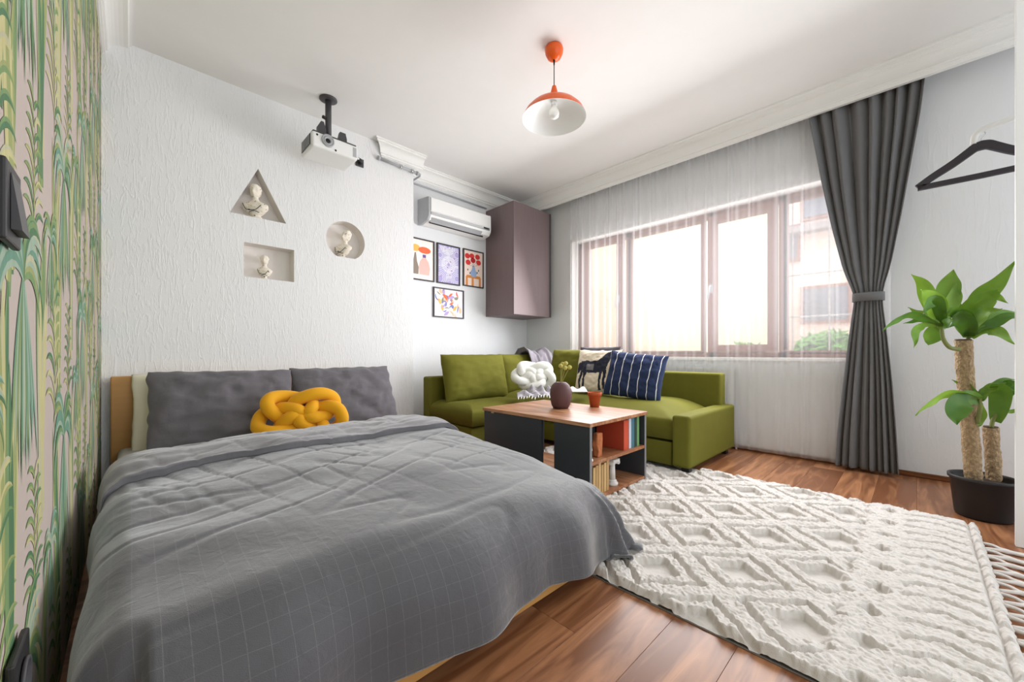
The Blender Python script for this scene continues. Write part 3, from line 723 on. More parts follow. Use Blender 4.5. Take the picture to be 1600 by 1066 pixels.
# ------------------------------------------------------------ coffee table and what stands on it
TX0, TX1, TY0, TY1, TZ = 1.685, 2.285, 1.165, 2.0, 0.44
tbl = thing('coffee_table', 'coffee table with oak top and anthracite shelf panels', 'coffee table', (1.98, 1.58, 0.02))
bobj('table_top', (TX0 - 0.008, TY0 - 0.008, TZ - 0.02), (TX1 + 0.008, TY1 + 0.008, TZ), M_oak, tbl, bev=0.002)
bobj('base_board', (TX0 + 0.019, TY0, 0.026), (TX1 - 0.019, TY1, 0.044), M_oak, tbl)
TB = 0.024
for x in (TX0, TX1 - 0.018):
    bobj('side_panel', (x, TY0, TB), (x + 0.018, 1.40, TZ - 0.0205), M_darkpan, tbl)
    if x < 2: bobj('side_panel', (x, 1.495, TB), (x + 0.018, TY1, TZ - 0.0205), M_darkpan, tbl)
    bobj('panel_edge', (x - 0.0006, TY0 - 0.0022, TB), (x + 0.0186, TY0 - 0.0002, TZ - 0.0205), mat('edge_grey', srgb(128, 128, 130), 0.5), tbl)
bobj('end_panel', (TX0 + 0.019, TY1 - 0.018, TB + 0.021), (TX1 - 0.02, TY1, TZ - 0.0205), M_darkpan, tbl)
bobj('divider', (TX0 + 0.019, 1.385, TB), (TX1 - 0.019, 1.40, TZ - 0.0205), M_darkpan, tbl)
bobj('shelf', (TX0 + 0.019, TY0, 0.216), (TX1 - 0.019, 1.384, 0.234), M_oak, tbl)
bobj('bracket', (TX0 - 0.002, 1.905, TZ - 0.03), (TX0 + 0.012, 1.93, TZ - 0.0205), mat('bracket_beige', srgb(190, 160, 130), 0.5), tbl)

# ribbed vase
M_vase = mat('plum_ceramic', srgb(92, 62, 62), 0.6)
vp = [(0.036, 0), (0.048, 0.002), (0.058, 0.02), (0.066, 0.055), (0.069, 0.09), (0.066, 0.125), (0.055, 0.152), (0.036, 0.168), (0.022, 0.172), (0.020, 0.168), (0.0, 0.16)]
v0 = AZ(876, 638, TZ); bm = BM()
lathe(bm, vp, (v0.x, v0.y, TZ + 0.0005), 96, rib=lambda a: 1 + 0.022 * abs(sin(a * 16)))
o = obj('vase', bm, M_vase, None, True); tag(o, 'plum ribbed ceramic vase on the coffee table', 'vase')
v1 = AZ(886, 628.5, TZ); bm = BM()
lathe(bm, [(a * 0.52, b * 0.60) for a, b in vp], (v1.x, v1.y, TZ + 0.0005), 48)
o = obj('small_vase', bm, M_vase, None, True); tag(o, 'smaller plum vase standing behind the ribbed vase', 'vase')
fl_ = thing('dried_flowers', 'yellow dried ball flowers standing in the plum vase', 'flowers', (v0.x, v0.y, TZ + 0.03))
M_ball = mat('yellow_ball_flower', srgb(206, 198, 110), 0.9, bump=1.0, bscale=300, bdist=0.006); M_stem = mat('dry_stem', srgb(170, 165, 96), 0.8)
for (u, v, dd) in ((876, 572, 2.52), (884, 568, 2.55), (890, 574, 2.50), (883, 575, 2.47), (879, 569, 2.58)):
    q = P(u, v, dd); bm = BM()
    bmesh.ops.create_icosphere(bm, subdivisions=3, radius=0.014, matrix=Matrix.Translation(q))
    for w_ in bm.verts: w_.co += (w_.co - q).normalized() * 0.0022 * noise.noise(w_.co * 400)
    obj('flower_head', bm, M_ball, fl_, True)
    bm = BM(); tube(bm, smoothpath([(v0.x, v0.y, TZ + 0.14), (v0.x * 0.6 + q.x * 0.4, v0.y * 0.6 + q.y * 0.4, TZ + 0.20), q], 5), 0.0016, 5); obj('stem', bm, M_stem, fl_, True)
tp = AZ(929, 636, TZ); bm = BM()
lathe(bm, [(0.030, 0), (0.040, 0.075), (0.046, 0.076), (0.048, 0.098), (0.043, 0.098), (0.040, 0.076), (0.034, 0.05), (0, 0.048)], (tp.x, tp.y, TZ + 0.0005), 36)
o = obj('flower_pot', bm, mat('terracotta', srgb(176, 84, 42), 0.8), None, True); tag(o, 'empty small terracotta pot on the coffee table', 'plant pot')

# books and ornaments in the shelf
def book(x0, x1, h, d, z, y, cover, label, lean=0.0, pages=True, group=None):
    b = thing('book', label, 'book', (x0, y, z), group)
    M_c = mat('cover_' + '_'.join(str(int(c * 255)) for c in cover[:3]), cover, 0.55)
    t = x1 - x0; bm = BM()
    box(bm, (x0, y, z), (x0 + 0.0025, y + d, z + h)); box(bm, (x1 - 0.0025, y, z), (x1, y + d, z + h)); box(bm, (x0, y - 0.001, z), (x1, y + 0.002, z + h))
    obj('cover', bm, M_c, b); bobj('page_block', (x0 + 0.0026, y + 0.0022, z + 0.003), (x1 - 0.0026, y + d - 0.004, z + h - 0.003), mat('paper', srgb(232, 226, 210), 0.9), b)
    if lean:
        b.rotation_euler = (0, lean, 0)
Zs = 0.2345
book(2.055, 2.110, 0.172, 0.185, Zs, 1.185, srgb(196, 78, 52), 'thick red book on the table shelf')
book(2.111, 2.136, 0.176, 0.18, Zs, 1.183, srgb(198, 200, 212), 'pale lilac book next to the thick red one')
book(2.137, 2.172, 0.178, 0.17, Zs, 1.183, srgb(70, 112, 128), 'teal book in the middle of the upright row')
book(2.173, 2.205, 0.18, 0.17, Zs, 1.183, srgb(38, 62, 52), 'dark green book second from the shelf side')
book(2.206, 2.232, 0.18, 0.17, Zs, 1.183, srgb(104, 150, 92), 'light green book at the right end of the row')
for k in range(6):
    x = 1.745 + k * 0.026
    book(x, x + 0.022, 0.15 + 0.006 * (k % 3), 0.15, 0.0445, 1.185, srgb(206, 168, 112) if k % 2 == 0 else srgb(186, 148, 96), ('first', 'second', 'third', 'fourth', 'fifth', 'sixth')[k] + ' thin tan book from the left on the bottom shelf', group='tan books on the bottom shelf')
# orange stone figure
bm = BM(); xbox(bm, Matrix.Translation((1.83, 1.215, Zs + 0.066)), (0.046, 0.04, 0.13), 0.008, 2)
bmesh.ops.subdivide_edges(bm, edges=bm.edges[:], cuts=3, use_grid_fill=True)
for v in bm.verts:
    if v.co.z > Zs + 0.004: v.co += Vector((noise.noise(v.co * 40), noise.noise(v.co * 40 + Vector((9, 0, 0))), 0.4 * noise.noise(v.co * 30))) * 0.009
o = obj('stone_figure', bm, mat('sandstone_orange', srgb(186, 112, 70), 0.85, var=0.25, vscale=60), None); tag(o, 'rough orange stone figure on the table shelf', 'ornament')
bm = BM(); lathe(bm, [(0.022, 0), (0.022, 0.008), (0.010, 0.018), (0.011, 0.045), (0.018, 0.055), (0.016, 0.075), (0, 0.08)], (1.722, 1.195, Zs), 20)
o = obj('figurine', bm, M_whknit, None, True); tag(o, 'small white figurine at the left end of the table shelf', 'ornament')
# white column ornament on the bottom shelf
col_ = thing('column_ornament', 'small white classical column ornament on the bottom shelf', 'ornament', (1.985, 1.22, 0.0445)); M_pl = mat('plaster_column', srgb(214, 210, 204), 0.8)
bm = BM(); lathe(bm, [(0.034, 0), (0.034, 0.014), (0.026, 0.018), (0.028, 0.026), (0.020, 0.032)], (1.985, 1.22, 0.0445), 28); obj('plinth', bm, M_pl, col_, True)
bm = BM(); lathe(bm, [(0.020, 0.032), (0.017, 0.115)], (1.985, 1.22, 0.0445), 48, rib=lambda a: 1 - 0.07 * abs(sin(a * 6))); obj('shaft', bm, M_pl, col_, True)
bm = BM(); lathe(bm, [(0.017, 0.115), (0.022, 0.122), (0.03, 0.134)], (1.985, 1.22, 0.0445), 28); box(bm, (1.952, 1.187, 0.178), (2.018, 1.253, 0.195), 0.003)
for sx in (-1, 1): 
    tube(bm, [(1.985 + sx * 0.028, 1.19, 0.172), (1.985 + sx * 0.028, 1.25, 0.172)], 0.011, 12)
obj('capital', bm, M_pl, col_, True)

# ------------------------------------------------------------ rug
RX0, RX1, RY0, RY1 = 1.19, 2.755, -0.195, 2.12
def build_rug():
    rug = thing('rug', 'thick cream rug with raised diamond pattern and fringe', 'rug', ((RX0 + RX1) / 2, (RY0 + RY1) / 2, 0))
    nx = 560; ny = 800
    xs = np.linspace(RX0, RX1, nx + 1); ys = np.linspace(RY0, RY1, ny + 1)
    X, Y = np.meshgrid(xs, ys)
    rng = np.random.default_rng(5)
    def vnoise(scale, seed):
        r = np.random.default_rng(seed); g = r.random((int((RY1 - RY0) / scale) + 4, int((RX1 - RX0) / scale) + 4))
        fx = (X - RX0) / scale; fy = (Y - RY0) / scale; ix = fx.astype(int); iy = fy.astype(int); tx = fx - ix; ty = fy - iy
        tx = tx * tx * (3 - 2 * tx); ty = ty * ty * (3 - 2 * ty)
        return (g[iy, ix] * (1 - tx) + g[iy, ix + 1] * tx) * (1 - ty) + (g[iy + 1, ix] * (1 - tx) + g[iy + 1, ix + 1] * tx) * ty
    wx = X + (vnoise(0.05, 1) - 0.5) * 0.016 + (vnoise(0.014, 21) - 0.5) * 0.008; wy = Y + (vnoise(0.05, 2) - 0.5) * 0.016 + (vnoise(0.014, 22) - 0.5) * 0.008
    ss = lambda a, b, v: np.clip((v - a) / (b - a), 0, 1) ** 2 * (3 - 2 * np.clip((v - a) / (b - a), 0, 1))
    # main field: interlocked diamonds
    def dia(ox, oy, px, py):
        dx = np.abs(((wx - ox) / px + 0.5) % 1 - 0.5) * px; dy = np.abs(((wy - oy) / py + 0.5) % 1 - 0.5) * py
        return dx / (px / 2) + dy / (py / 2)
    rho = np.minimum(dia(1.36, 0.65, 0.37, 0.42), dia(1.36 + 0.185, 0.65 + 0.21, 0.37, 0.42))
    field = ss(0.38, 0.43, rho) * (1 - 1.0 * ss(0.635, 0.675, rho) * (1 - ss(0.775, 0.815, rho)))
    # small pits between field and end
    r2 = np.minimum(dia(1.586, 0.09, 0.178, 0.17), dia(1.586 + 0.089, 0.09 + 0.085, 0.178, 0.17))
    pits = ss(0.34, 0.46, r2)
    # end stripes bent in the middle
    ph = (wx + 0.30 * np.maximum(0, wy + 0.06) - 0.08 * wy + 0.010 * np.sin(wy * 30)) / 0.088
    fr = np.abs((ph % 1) - 0.5) * 2
    strp = ss(0.10, 0.28, fr)
    def mixz(Yv, hA, hB, c, w): k = ss(c - w, c + w, Yv); return hA * (1 - k) + hB * k
    h = mixz(Y, strp, pits, 0.03, 0.02); h = mixz(Y, h, field, 0.17, 0.03)
    # the same ends at the far side
    edge = ss(-0.168, -0.158, Y) * 1.0; h = h * (1 - (1 - np.abs(np.clip((Y + 0.163) / 0.010, -1, 1))) * 0.7)
    lowp, highp = 0.007, 0.034
    Z = lowp + (highp - lowp) * h
    n1 = vnoise(0.010, 3); n2 = vnoise(0.022, 4); n3 = vnoise(0.0065, 6); n4 = vnoise(0.06, 8)
    tuft = np.abs(vnoise(0.016, 31) - 0.5) * 2; tuft2 = np.abs(vnoise(0.009, 32) - 0.5) * 2
    Z += ((n1 - 0.5) * 0.004 + (n2 - 0.5) * 0.004 - (1 - tuft) ** 3 * 0.0035 - (1 - tuft2) ** 4 * 0.002 + (n4 - 0.5) * 0.004) * h + (n3 - 0.5) * (0.0014 + 0.0025 * h)
    d = np.minimum(np.minimum(X - RX0, RX1 - X), np.minimum(Y - RY0, RY1 - Y))
    Z *= np.sqrt(np.clip(d / 0.014, 0.10, 1))
    X2 = X + (vnoise(0.012, 11) - 0.5) * 0.004; Y2 = Y + (vnoise(0.012, 12) - 0.5) * 0.004
    co = np.stack([X2 - (RX0 + RX1) / 2, Y2 - (RY0 + RY1) / 2, np.maximum(Z, 0.0042)], -1).reshape(-1, 3)
    # keep the pile flat where furniture stands on it
    xa, ya = X.reshape(-1), Y.reshape(-1)
    for (x0, x1, y0, y1) in ((TX0 - .02, TX1 + .02, TY0 - 0.004, TY1 + .02), (2.57, 3.5, 1.0, 2.6), (1.17, 1.41, 0.81, 2.2)):
        mk = (xa > x0) & (xa < x1) & (ya > y0) & (ya < y1); co[mk, 2] = np.minimum(co[mk, 2], 0.0115 if x0 > 2.5 else (0.020 if x0 < 1.3 else 0.022))
    i = np.arange(nx); j = np.arange(ny); I, J = np.meshgrid(i, j); a = (J * (nx + 1) + I).reshape(-1)
    fc = np.stack([a, a + 1, a + nx + 2, a + nx + 1], -1)
    me = bpy.data.meshes.new('pile'); me.vertices.add(len(co)); me.vertices.foreach_set('co', co.reshape(-1))
    me.loops.add(len(fc) * 4); me.loops.foreach_set('vertex_index', fc.reshape(-1).astype(np.int32))
    me.polygons.add(len(fc)); me.polygons.foreach_set('loop_start', np.arange(0, len(fc) * 4, 4, dtype=np.int32)); me.polygons.foreach_set('loop_total', np.full(len(fc), 4, dtype=np.int32))
    me.update(); me.validate(); me.polygons.foreach_set('use_smooth', [True] * len(me.polygons))
    o = link('pile', me, M_rug, rug); o['kind'] = 'stuff'
    bobj('backing', (RX0 - 0.004, RY0, 0.0008), (RX1 + 0.002, RY1, 0.003), M_rugback, rug)
    # fringe: knotted pairs of cords at the near end
    rnd = random.Random(4); k = 0; x = RX0 + 0.02
    while x < 2.585:
        e = 0.034; bm = BM()
        for s in (-1, 1):
            p0 = Vector((x + s * e * 0.95, RY0 + 0.004, 0.010)); p2 = Vector((x + rnd.uniform(-.004, .004), RY0 - 0.055, 0.008)); p3 = Vector((x + s * 0.012 + rnd.uniform(-.01, .01), RY0 - 0.105 - rnd.uniform(0, .02), 0.006))
            tube(bm, smoothpath([p0, (p0 + p2) / 2 + Vector((s * 0.006, 0, 0.003)), p2 + Vector((s * 0.003, 0, 0)), p3], 5), lambda t: 0.0062 + 0.0034 * max(0, 1 - abs(t - 0.66) * 6), 8)
        ob = obj('fringe_tassel', bm, M_rug, rug, True); x += 0.082 + rnd.uniform(-.008, .008)
build_rug()

# ------------------------------------------------------------ curtains
LE = [(1262, 182), (1272, 230), (1284, 290), (1300, 360), (1318, 425), (1335, 462), (1334, 475), (1326, 530), (1316, 610), (1308, 680), (1305, 726)]
RE = [(1446, 121), (1438, 180), (1425, 250), (1410, 330), (1392, 415), (1379, 455), (1379, 472), (1386, 520), (1395, 600), (1402, 690), (1405, 740)]
XC = 3.535
le = [(AX(u, v, XC).z, AX(u, v, XC).y) for u, v in LE]; re_ = [(AX(u, v, XC).z, AX(u, v, XC).y) for u, v in RE]
def interp(tab, z):
    for (za, ya), (zb_, yb) in zip(tab, tab[1:]):
        if za >= z >= zb_: return ya + (yb - ya) * (za - z) / (za - zb_)
    return tab[0][1] if z > tab[0][0] else tab[-1][1]
def interp_s(tab, z): return sum(interp(tab, z + dz) for dz in (-0.05, -0.025, 0, 0.025, 0.05)) / 5
def drape_pt(a, b):
    z = 2.62 - b * (2.62 - 0.022)
    l, r = interp_s(le, z), interp_s(re_, z); g = abs(z - 1.175)
    amp = 0.012 + 0.028 * min(1, g / 0.7)
    ph = a * 2 * pi * 8.0 + 2.2 * sin(a * 7 + 0.5)
    yy = l + (r - l) * (a + 0.012 * sin(ph * 1.0 + 1))
    tie = exp(-(g / 0.05) ** 2)
    return Vector((XC + 0.012 - amp * (2.0 * abs(sin(ph / 2)) ** 0.55 - 1) * (1 - 0.5 * tie) - 0.35 * amp * sin(ph * 0.5 + 1), yy, z))
dr = thing('curtain', 'heavy dark grey curtain gathered with a tieback', 'curtain', (XC, 0.22, 0))
gridmesh('drape', drape_pt, 300, 120, M_drape, dr, thick=0.003)
bm = BM(); tpts = []
yc0, yc1 = interp(le, 1.175), interp(re_, 1.175)
for k in range(40):
    a = 2 * pi * k / 40; tpts.append((XC + 0.050 * sin(a), (yc0 + yc1) / 2 + (abs(yc1 - yc0) / 2 + 0.012) * cos(a), 1.175))
rings = []
for (x, y, z) in tpts: rings.append((bm.verts.new((x, y, z - 0.028)), bm.verts.new((x - (0.004 if x < XC else -0.004), y, z)), bm.verts.new((x, y, z + 0.028))))
for k in range(40):
    A, B = rings[k], rings[(k + 1) % 40]
    for q in range(2): bm.faces.new((A[q], B[q], B[q + 1], A[q + 1]))
o = obj('tieback', bm, M_drape, dr, True); sm = o.modifiers.new('solid', 'SOLIDIFY'); sm.thickness = 0.004

sheer = bpy.data.materials.new('sheer_voile'); sheer.use_nodes = True
N, L = sheer.node_tree.nodes, sheer.node_tree.links; N.remove(N['Principled BSDF'])
tr_ = N.new('ShaderNodeBsdfTransparent'); tl = N.new('ShaderNodeBsdfTranslucent'); df = N.new('ShaderNodeBsdfDiffuse')
tl.inputs[0].default_value = (0.95, 0.95, 0.97, 1); df.inputs[0].default_value = (0.95, 0.95, 0.96, 1)
m1 = N.new('ShaderNodeMixShader'); m1.inputs[0].default_value = 0.5; L.new(tl.outputs[0], m1.inputs[1]); L.new(df.outputs[0], m1.inputs[2])
m2 = N.new('ShaderNodeMixShader'); lw = N.new('ShaderNodeLayerWeight'); lw.inputs[0].default_value = 0.42
mp_ = N.new('ShaderNodeMapRange'); mp_.inputs[1].default_value = 0.0; mp_.inputs[2].default_value = 1.0; mp_.inputs[3].default_value = 0.26; mp_.inputs[4].default_value = 0.85
L.new(lw.outputs['Facing'], mp_.inputs[0]); L.new(mp_.outputs[0], m2.inputs[0])
L.new(tr_.outputs[0], m2.inputs[1]); L.new(m1.outputs[0], m2.inputs[2]); L.new(m2.outputs[0], N['Material Output'].inputs['Surface'])
def sheer_pt(a, b):
    y = 2.72 - a * 2.60; z = 2.60 - b * 2.575
    k = 0.6 + 0.4 * (1 - b)
    ph = 2 * pi * y / 0.085 + 2.2 * noise.noise(Vector((y * 5, 0, 0))) + 0.35 * b * noise.noise(Vector((y * 3, 4, 0)))
    g = sin(ph); amp = (0.011 + 0.006 * noise.noise(Vector((y * 2.2, 1, 3)))) * k
    return Vector((XC + 0.035 - 0.0 + amp * g, y + 0.010 * sin(ph * 0.5 + 1) * k + 0.012 * b * noise.noise(Vector((y * 2, 9, 1))), z))
o = gridmesh('sheer_curtain', sheer_pt, 900, 24, sheer, None); tag(o, 'sheer white voile curtain hanging across the window', 'curtain')

# radiator under the window
rad = thing('radiator', 'white panel radiator behind the sofa under the window', 'radiator', (3.605, 1.9, 0.1))
bobj('panel', (3.598, 1.06, 0.12), (3.612, 2.66, 0.66), M_white, rad, bev=0.004)
bobj('top_grille', (3.594, 1.055, 0.655), (3.634, 2.665, 0.672), M_white, rad, bev=0.003)
for k in range(30):
    bobj('fin', (3.5935, 1.085 + k * 0.053, 0.15), (3.598, 1.105 + k * 0.053, 0.63), M_white, rad)
bm = BM(); tube(bm, [(3.615, 1.045, 0.0), (3.615, 1.045, 0.16), (3.61, 1.06, 0.16)], 0.008); obj('feed_pipe', bm, M_white, rad, True)

# ------------------------------------------------------------ wall cabinet
CX0, CX1, CY0, CZ0, CZ1 = 2.953, 3.49, 3.013, 1.222, 2.445
cabn = thing('wall_cabinet', 'mauve brown wall cabinet hung in the corner beside the air conditioner', 'cabinet', (3.25, 3.25, CZ0))
bobj('body', (CX0, CY0 + 0.02, CZ0), (3.569, YR - 0.001, CZ1), M_cab, cabn, bev=0.001)
bobj('door', (CX0, CY0, CZ0 + 0.001), (3.535, CY0 + 0.0185, CZ1 - 0.001), M_cab, cabn, bev=0.0015)
bobj('door_edge', (3.5365, CY0 + 0.001, CZ0), (3.569, CY0 + 0.0185, CZ1), M_dgrey, cabn)

# ------------------------------------------------------------ air conditioner
ac = thing('air_conditioner', 'white split air conditioner mounted above the framed pictures', 'air conditioner', (2.45, 3.38, 2.05))
A0, A1 = 2.072, 2.845
def acprof(sel):
    return [(0, 2.335), (0.195, 2.315), (0.202, 2.30), (0.205, 2.165), (0.198, 2.13), (0.175, 2.10), (0.06, 2.075), (0, 2.085)]
bm = BM(); extrude_profile(bm, acprof(0), (A0 + 0.01, YR - 0.001, 0), (A1 - 0.01, YR - 0.001, 0), (0, -1, 0)); obj('body', bm, M_white, ac)
for x0, x1 in ((A0 - 0.012, A0 + 0.0095), (A1 - 0.0095, A1 + 0.008)):
    bm = BM(); extrude_profile(bm, [(a * 1.005, z + (0.003 if z > 2.2 else -0.002)) for a, z in acprof(0)], (x0, YR - 0.001, 0), (x1, YR - 0.001, 0), (0, -1, 0)); obj('side_cap', bm, M_silver if x0 < 2.2 else M_white, ac)
bm = BM(); extrude_profile(bm, [(0.203, 2.312), (0.212, 2.308), (0.214, 2.185), (0.206, 2.180)], (A0 + 0.012, YR, 0), (A1 - 0.012, YR, 0), (0, -1, 0)); obj('front_panel', bm, M_white, ac)
bm = BM(); extrude_profile(bm, [(0.205, 2.176), (0.216, 2.172), (0.212, 2.150), (0.203, 2.146)], (A0 + 0.012, YR, 0), (A1 - 0.012, YR, 0), (0, -1, 0)); obj('chrome_trim', bm, mat('bright_trim', srgb(225, 225, 228), 0.15, metal=0.6), ac)
bm = BM(); extrude_profile(bm, [(0.196, 2.124), (0.200, 2.118), (0.158, 2.086), (0.152, 2.090)], (A0 + 0.03, YR, 0), (A1 - 0.11, YR, 0), (0, -1, 0)); obj('air_flap', bm, M_silver, ac)
bm = BM(); extrude_profile(bm, [(0.150, 2.094), (0.152, 2.084), (0.142, 2.080), (0.140, 2.090)], (A0 + 0.03, YR, 0), (A1 - 0.06, YR, 0), (0, -1, 0)); obj('outlet_slot', bm, M_black, ac)
bobj('display', (A1 - 0.10, YR - 0.2185, 2.153), (A1 - 0.03, YR - 0.212, 2.170), M_black, ac)
# pipe with clamps along the cornice
pipe = thing('drain_pipe', 'grey pipe with clamps running below the cornice over the bed wall', 'pipe', (1.7, 3.25, 2.5))
zz = 2.485
pa, pb_ = AY(592, 247, YB - 0.022), AY(652, 271, YB - 0.022)
bm = BM(); tube(bm, [pa, pb_], 0.013, 12); obj('pipe_run', bm, M_silver, pipe, True)
bm = BM(); tube(bm, [pb_, pb_ + Vector((0.03, 0.0, 0)), pb_ + Vector((0.045, 0.03, -0.002)), pb_ + Vector((0.045, 0.18, -0.004)), pb_ + Vector((0.07, 0.20, -0.006)), Vector((2.95, YR - 0.014, pb_.z - 0.012))], 0.009, 10); obj('pipe_run', bm, M_silver, pipe, True)
for t in (0.0, 0.55, 0.85, 1.0):
    q = pa.lerp(pb_, t); bm = BM(); tube(bm, [q - Vector((0.010, 0, 0)), q + Vector((0.010, 0, 0))], 0.019, 14); obj('clamp', bm, M_chrome if 0 < t < 1 else M_silver, pipe, True)

# ------------------------------------------------------------ framed pictures
def strip2(bm, pts, w, y, mi):
    L_ = None
    for i, (x, z) in enumerate(pts):
        a = pts[max(0, i - 1)]; b = pts[min(len(pts) - 1, i + 1)]; dx, dz = b[0] - a[0], b[1] - a[1]; l = sqrt(dx * dx + dz * dz) or 1
        ww = (w(i / (len(pts) - 1)) if callable(w) else w) / 2
        q = (bm.verts.new((x - dz / l * ww, y, z + dx / l * ww)), bm.verts.new((x + dz / l * ww, y, z - dx / l * ww)))
        if L_: f = bm.faces.new((L_[0], L_[1], q[1], q[0])); f.material_index = mi
        L_ = q
def poly2(bm, pts, y, mi):
    f = bm.faces.new([bm.verts.new((x, y, z)) for x, z in pts]); f.material_index = mi
def disc2(bm, cx, cz, rx, rz, y, mi, n=20): poly2(bm, [(cx + rx * cos(2 * pi * k / n), cz + rz * sin(2 * pi * k / n)) for k in range(n)], y, mi)
ink = lambda n, c: mat('ink_' + n, c, 0.7)
def picture(x0, x1, z0, z1, art, label, ground):
    t = thing('framed_picture', label, 'picture', ((x0 + x1) / 2, YR, z0), 'framed prints under the air conditioner')
    w = 0.012; yb, yf = YR - 0.0005, YR - 0.018; M_f = mat('frame_black', srgb(58, 52, 54), 0.5)
    for a, b in (((x0, yf, z0), (x1, yb, z0 + w)), ((x0, yf, z1 - w), (x1, yb, z1)), ((x0, yf, z0 + w), (x0 + w, yb, z1 - w)), ((x1 - w, yf, z0 + w), (x1, yb, z1 - w))): bobj('frame_rail', a, b, M_f, t)
    bobj('mount', (x0 + w, YR - 0.008, z0 + w), (x1 - w, yb, z1 - w), ground, t)
    bm = BM(); ms = art(bm, x0 + w, x1 - w, z0 + w, z1 - w, YR - 0.0084); obj('print', bm, ms, t, recalc=False)
def art_vases(bm, a, b, c, d, y):
    X = lambda t: a + (b - a) * t; Z = lambda t: c + (d - c) * t
    poly2(bm, [(X(p), Z(q)) for p, q in ((.06, .12), (.36, .12), (.37, .3), (.30, .45), (.26, .66), (.20, .66), (.16, .5), (.07, .36))], y, 0)
    poly2(bm, [(X(p), Z(q)) for p, q in ((.40, .12), (.82, .12), (.86, .30), (.80, .45), (.68, .56), (.54, .56), (.42, .45), (.37, .30))], y - .0003, 1)
    poly2(bm, [(X(p), Z(q)) for p, q in ((.54, .56), (.68, .56), (.68, .64), (.54, .64))], y - .0005, 2)
    disc2(bm, X(.24), Z(.78), .19 * (b - a), .09 * (d - c), y - .0005, 3); disc2(bm, X(.62), Z(.75), .27 * (b - a), .085 * (d - c), y - .0008, 4)
    return [ink('taupe', srgb(146, 132, 120)), ink('rose', srgb(248, 190, 180)), ink('violet', srgb(120, 90, 150)), ink('amber', srgb(248, 186, 92)), ink('coral', srgb(244, 112, 72))]
def art_waves(bm, a, b, c, d, y):
    import random as R; r = R.Random(2)
    cs = [(.1, .1, .55), (.9, .15, .5), (.5, .5, .32), (.1, .72, .42), (.9, .8, .5), (.45, 1.0, .35)]
    k2 = 0
    for (cx, cz, rm) in cs:
        for k in range(2, 9):
            R_ = rm * k / 8 * (b - a); pts = []
            for i in range(25):
                an = 2 * pi * i / 24 + cx; x = a + cx * (b - a) + R_ * cos(an); z = c + cz * (d - c) + R_ * sin(an)
                if a + .004 < x < b - .004 and c + .004 < z < d - .004: pts.append((x, z))
                else:
                    if len(pts) > 2: strip2(bm, pts, .0062, y - k2 * .00004, 0)
                    pts = []
            if len(pts) > 2: strip2(bm, pts, .0062, y - k2 * .00004, 0)
            k2 += 1
    for k in range(7): disc2(bm, a + r.uniform(.1, .9) * (b - a), c + r.uniform(.1, .9) * (d - c), .007, .007, y - .003, 1, 8)
    return [ink('mist', srgb(236, 234, 244)), ink('plum', srgb(190, 110, 160))]
def art_flowers(bm, a, b, c, d, y):
    X = lambda t: a + (b - a) * t; Z = lambda t: c + (d - c) * t
    for k, (p, q) in enumerate(((.15, .04), (.46, .04), (.85, .04))): poly2(bm, [(X(p - .06), Z(.0)), (X(p + .06), Z(.0)), (X(p + .05), Z(.26)), (X(p - .05), Z(.26))], y, 3)
    poly2(bm, [(X(.08), Z(.22)), (X(.92), Z(.22)), (X(.86), Z(.30)), (X(.16), Z(.30))], y - .0003, 3)
    poly2(bm, [(X(p), Z(q)) for p, q in ((.40, .26), (.62, .26), (.68, .38), (.60, .48), (.58, .56), (.44, .56), (.42, .48), (.32, .38))], y - .0006, 2)
    for p, q in ((.2, .45), (.32, .36), (.7, .4), (.78, .47)): disc2(bm, X(p), Z(q), .03 * (b - a), .03 * (d - c), y - .0007, 4, 10)
    for p, q in ((.18, .84), (.42, .86), (.72, .86), (.22, .66), (.48, .74), (.78, .70)): disc2(bm, X(p), Z(q), .13 * (b - a), .075 * (d - c), y - .0008, 0 if p != .48 else 1); strip2(bm, [(X(p), Z(q - .06)), (X(.5), Z(.56))], .003, y - .0004, 4)
    return [ink('red', srgb(214, 54, 50)), ink('deepred', srgb(180, 30, 36)), ink('sky', srgb(150, 172, 206)), ink('ochre', srgb(216, 140, 70)), ink('slate', srgb(70, 86, 96))]
def art_leaves(bm, a, b, c, d, y):
    r = random.Random(12); k = 0
    for i in range(38):
        x0, z0 = a + r.uniform(.12, .88) * (b - a), c + r.uniform(.14, .86) * (d - c); an = r.uniform(0, 2 * pi); pts = []; L_ = r.uniform(.25, .5) * .22; cu = r.uniform(-2.5, 2.5)
        for j in range(9):
            pts.append((min(b - .006, max(a + .006, x0)), min(d - .006, max(c + .006, z0)))); x0 += cos(an) * L_ / 9; z0 += sin(an) * L_ / 9; an += cu / 9
        wd = r.choice((.012, .018, .03)); strip2(bm, pts, lambda t: wd * (0.15 + sin(pi * t)), y - k * .00004, r.randrange(6)); k += 1
    return [ink('blue', srgb(120, 130, 190)), ink('peach', srgb(246, 196, 160)), ink('coral', srgb(236, 120, 84)), ink('lav', srgb(186, 164, 214)), ink('moss', srgb(150, 146, 120)), ink('gold', srgb(244, 190, 96))]
gr = mat('print_cream', srgb(250, 242, 234), 0.8)
picture(1.955, 2.248, 1.533, 1.952, art_vases, 'framed print of two bottles with round orange tops, cut by the bed wall', gr)
picture(2.281, 2.575, 1.533, 1.952, art_waves, 'framed lilac print of flowing white curved lines', mat('print_lilac', srgb(178, 168, 216), 0.8))
picture(2.619, 2.909, 1.543, 1.956, art_flowers, 'framed print of red flowers in a blue vase on a stool', mat('print_blush', srgb(244, 222, 210), 0.8))
picture(2.236, 2.627, 1.176, 1.487, art_leaves, 'small framed print of colourful leaf shapes hung lowest', mat('print_pale', srgb(246, 240, 246), 0.8))

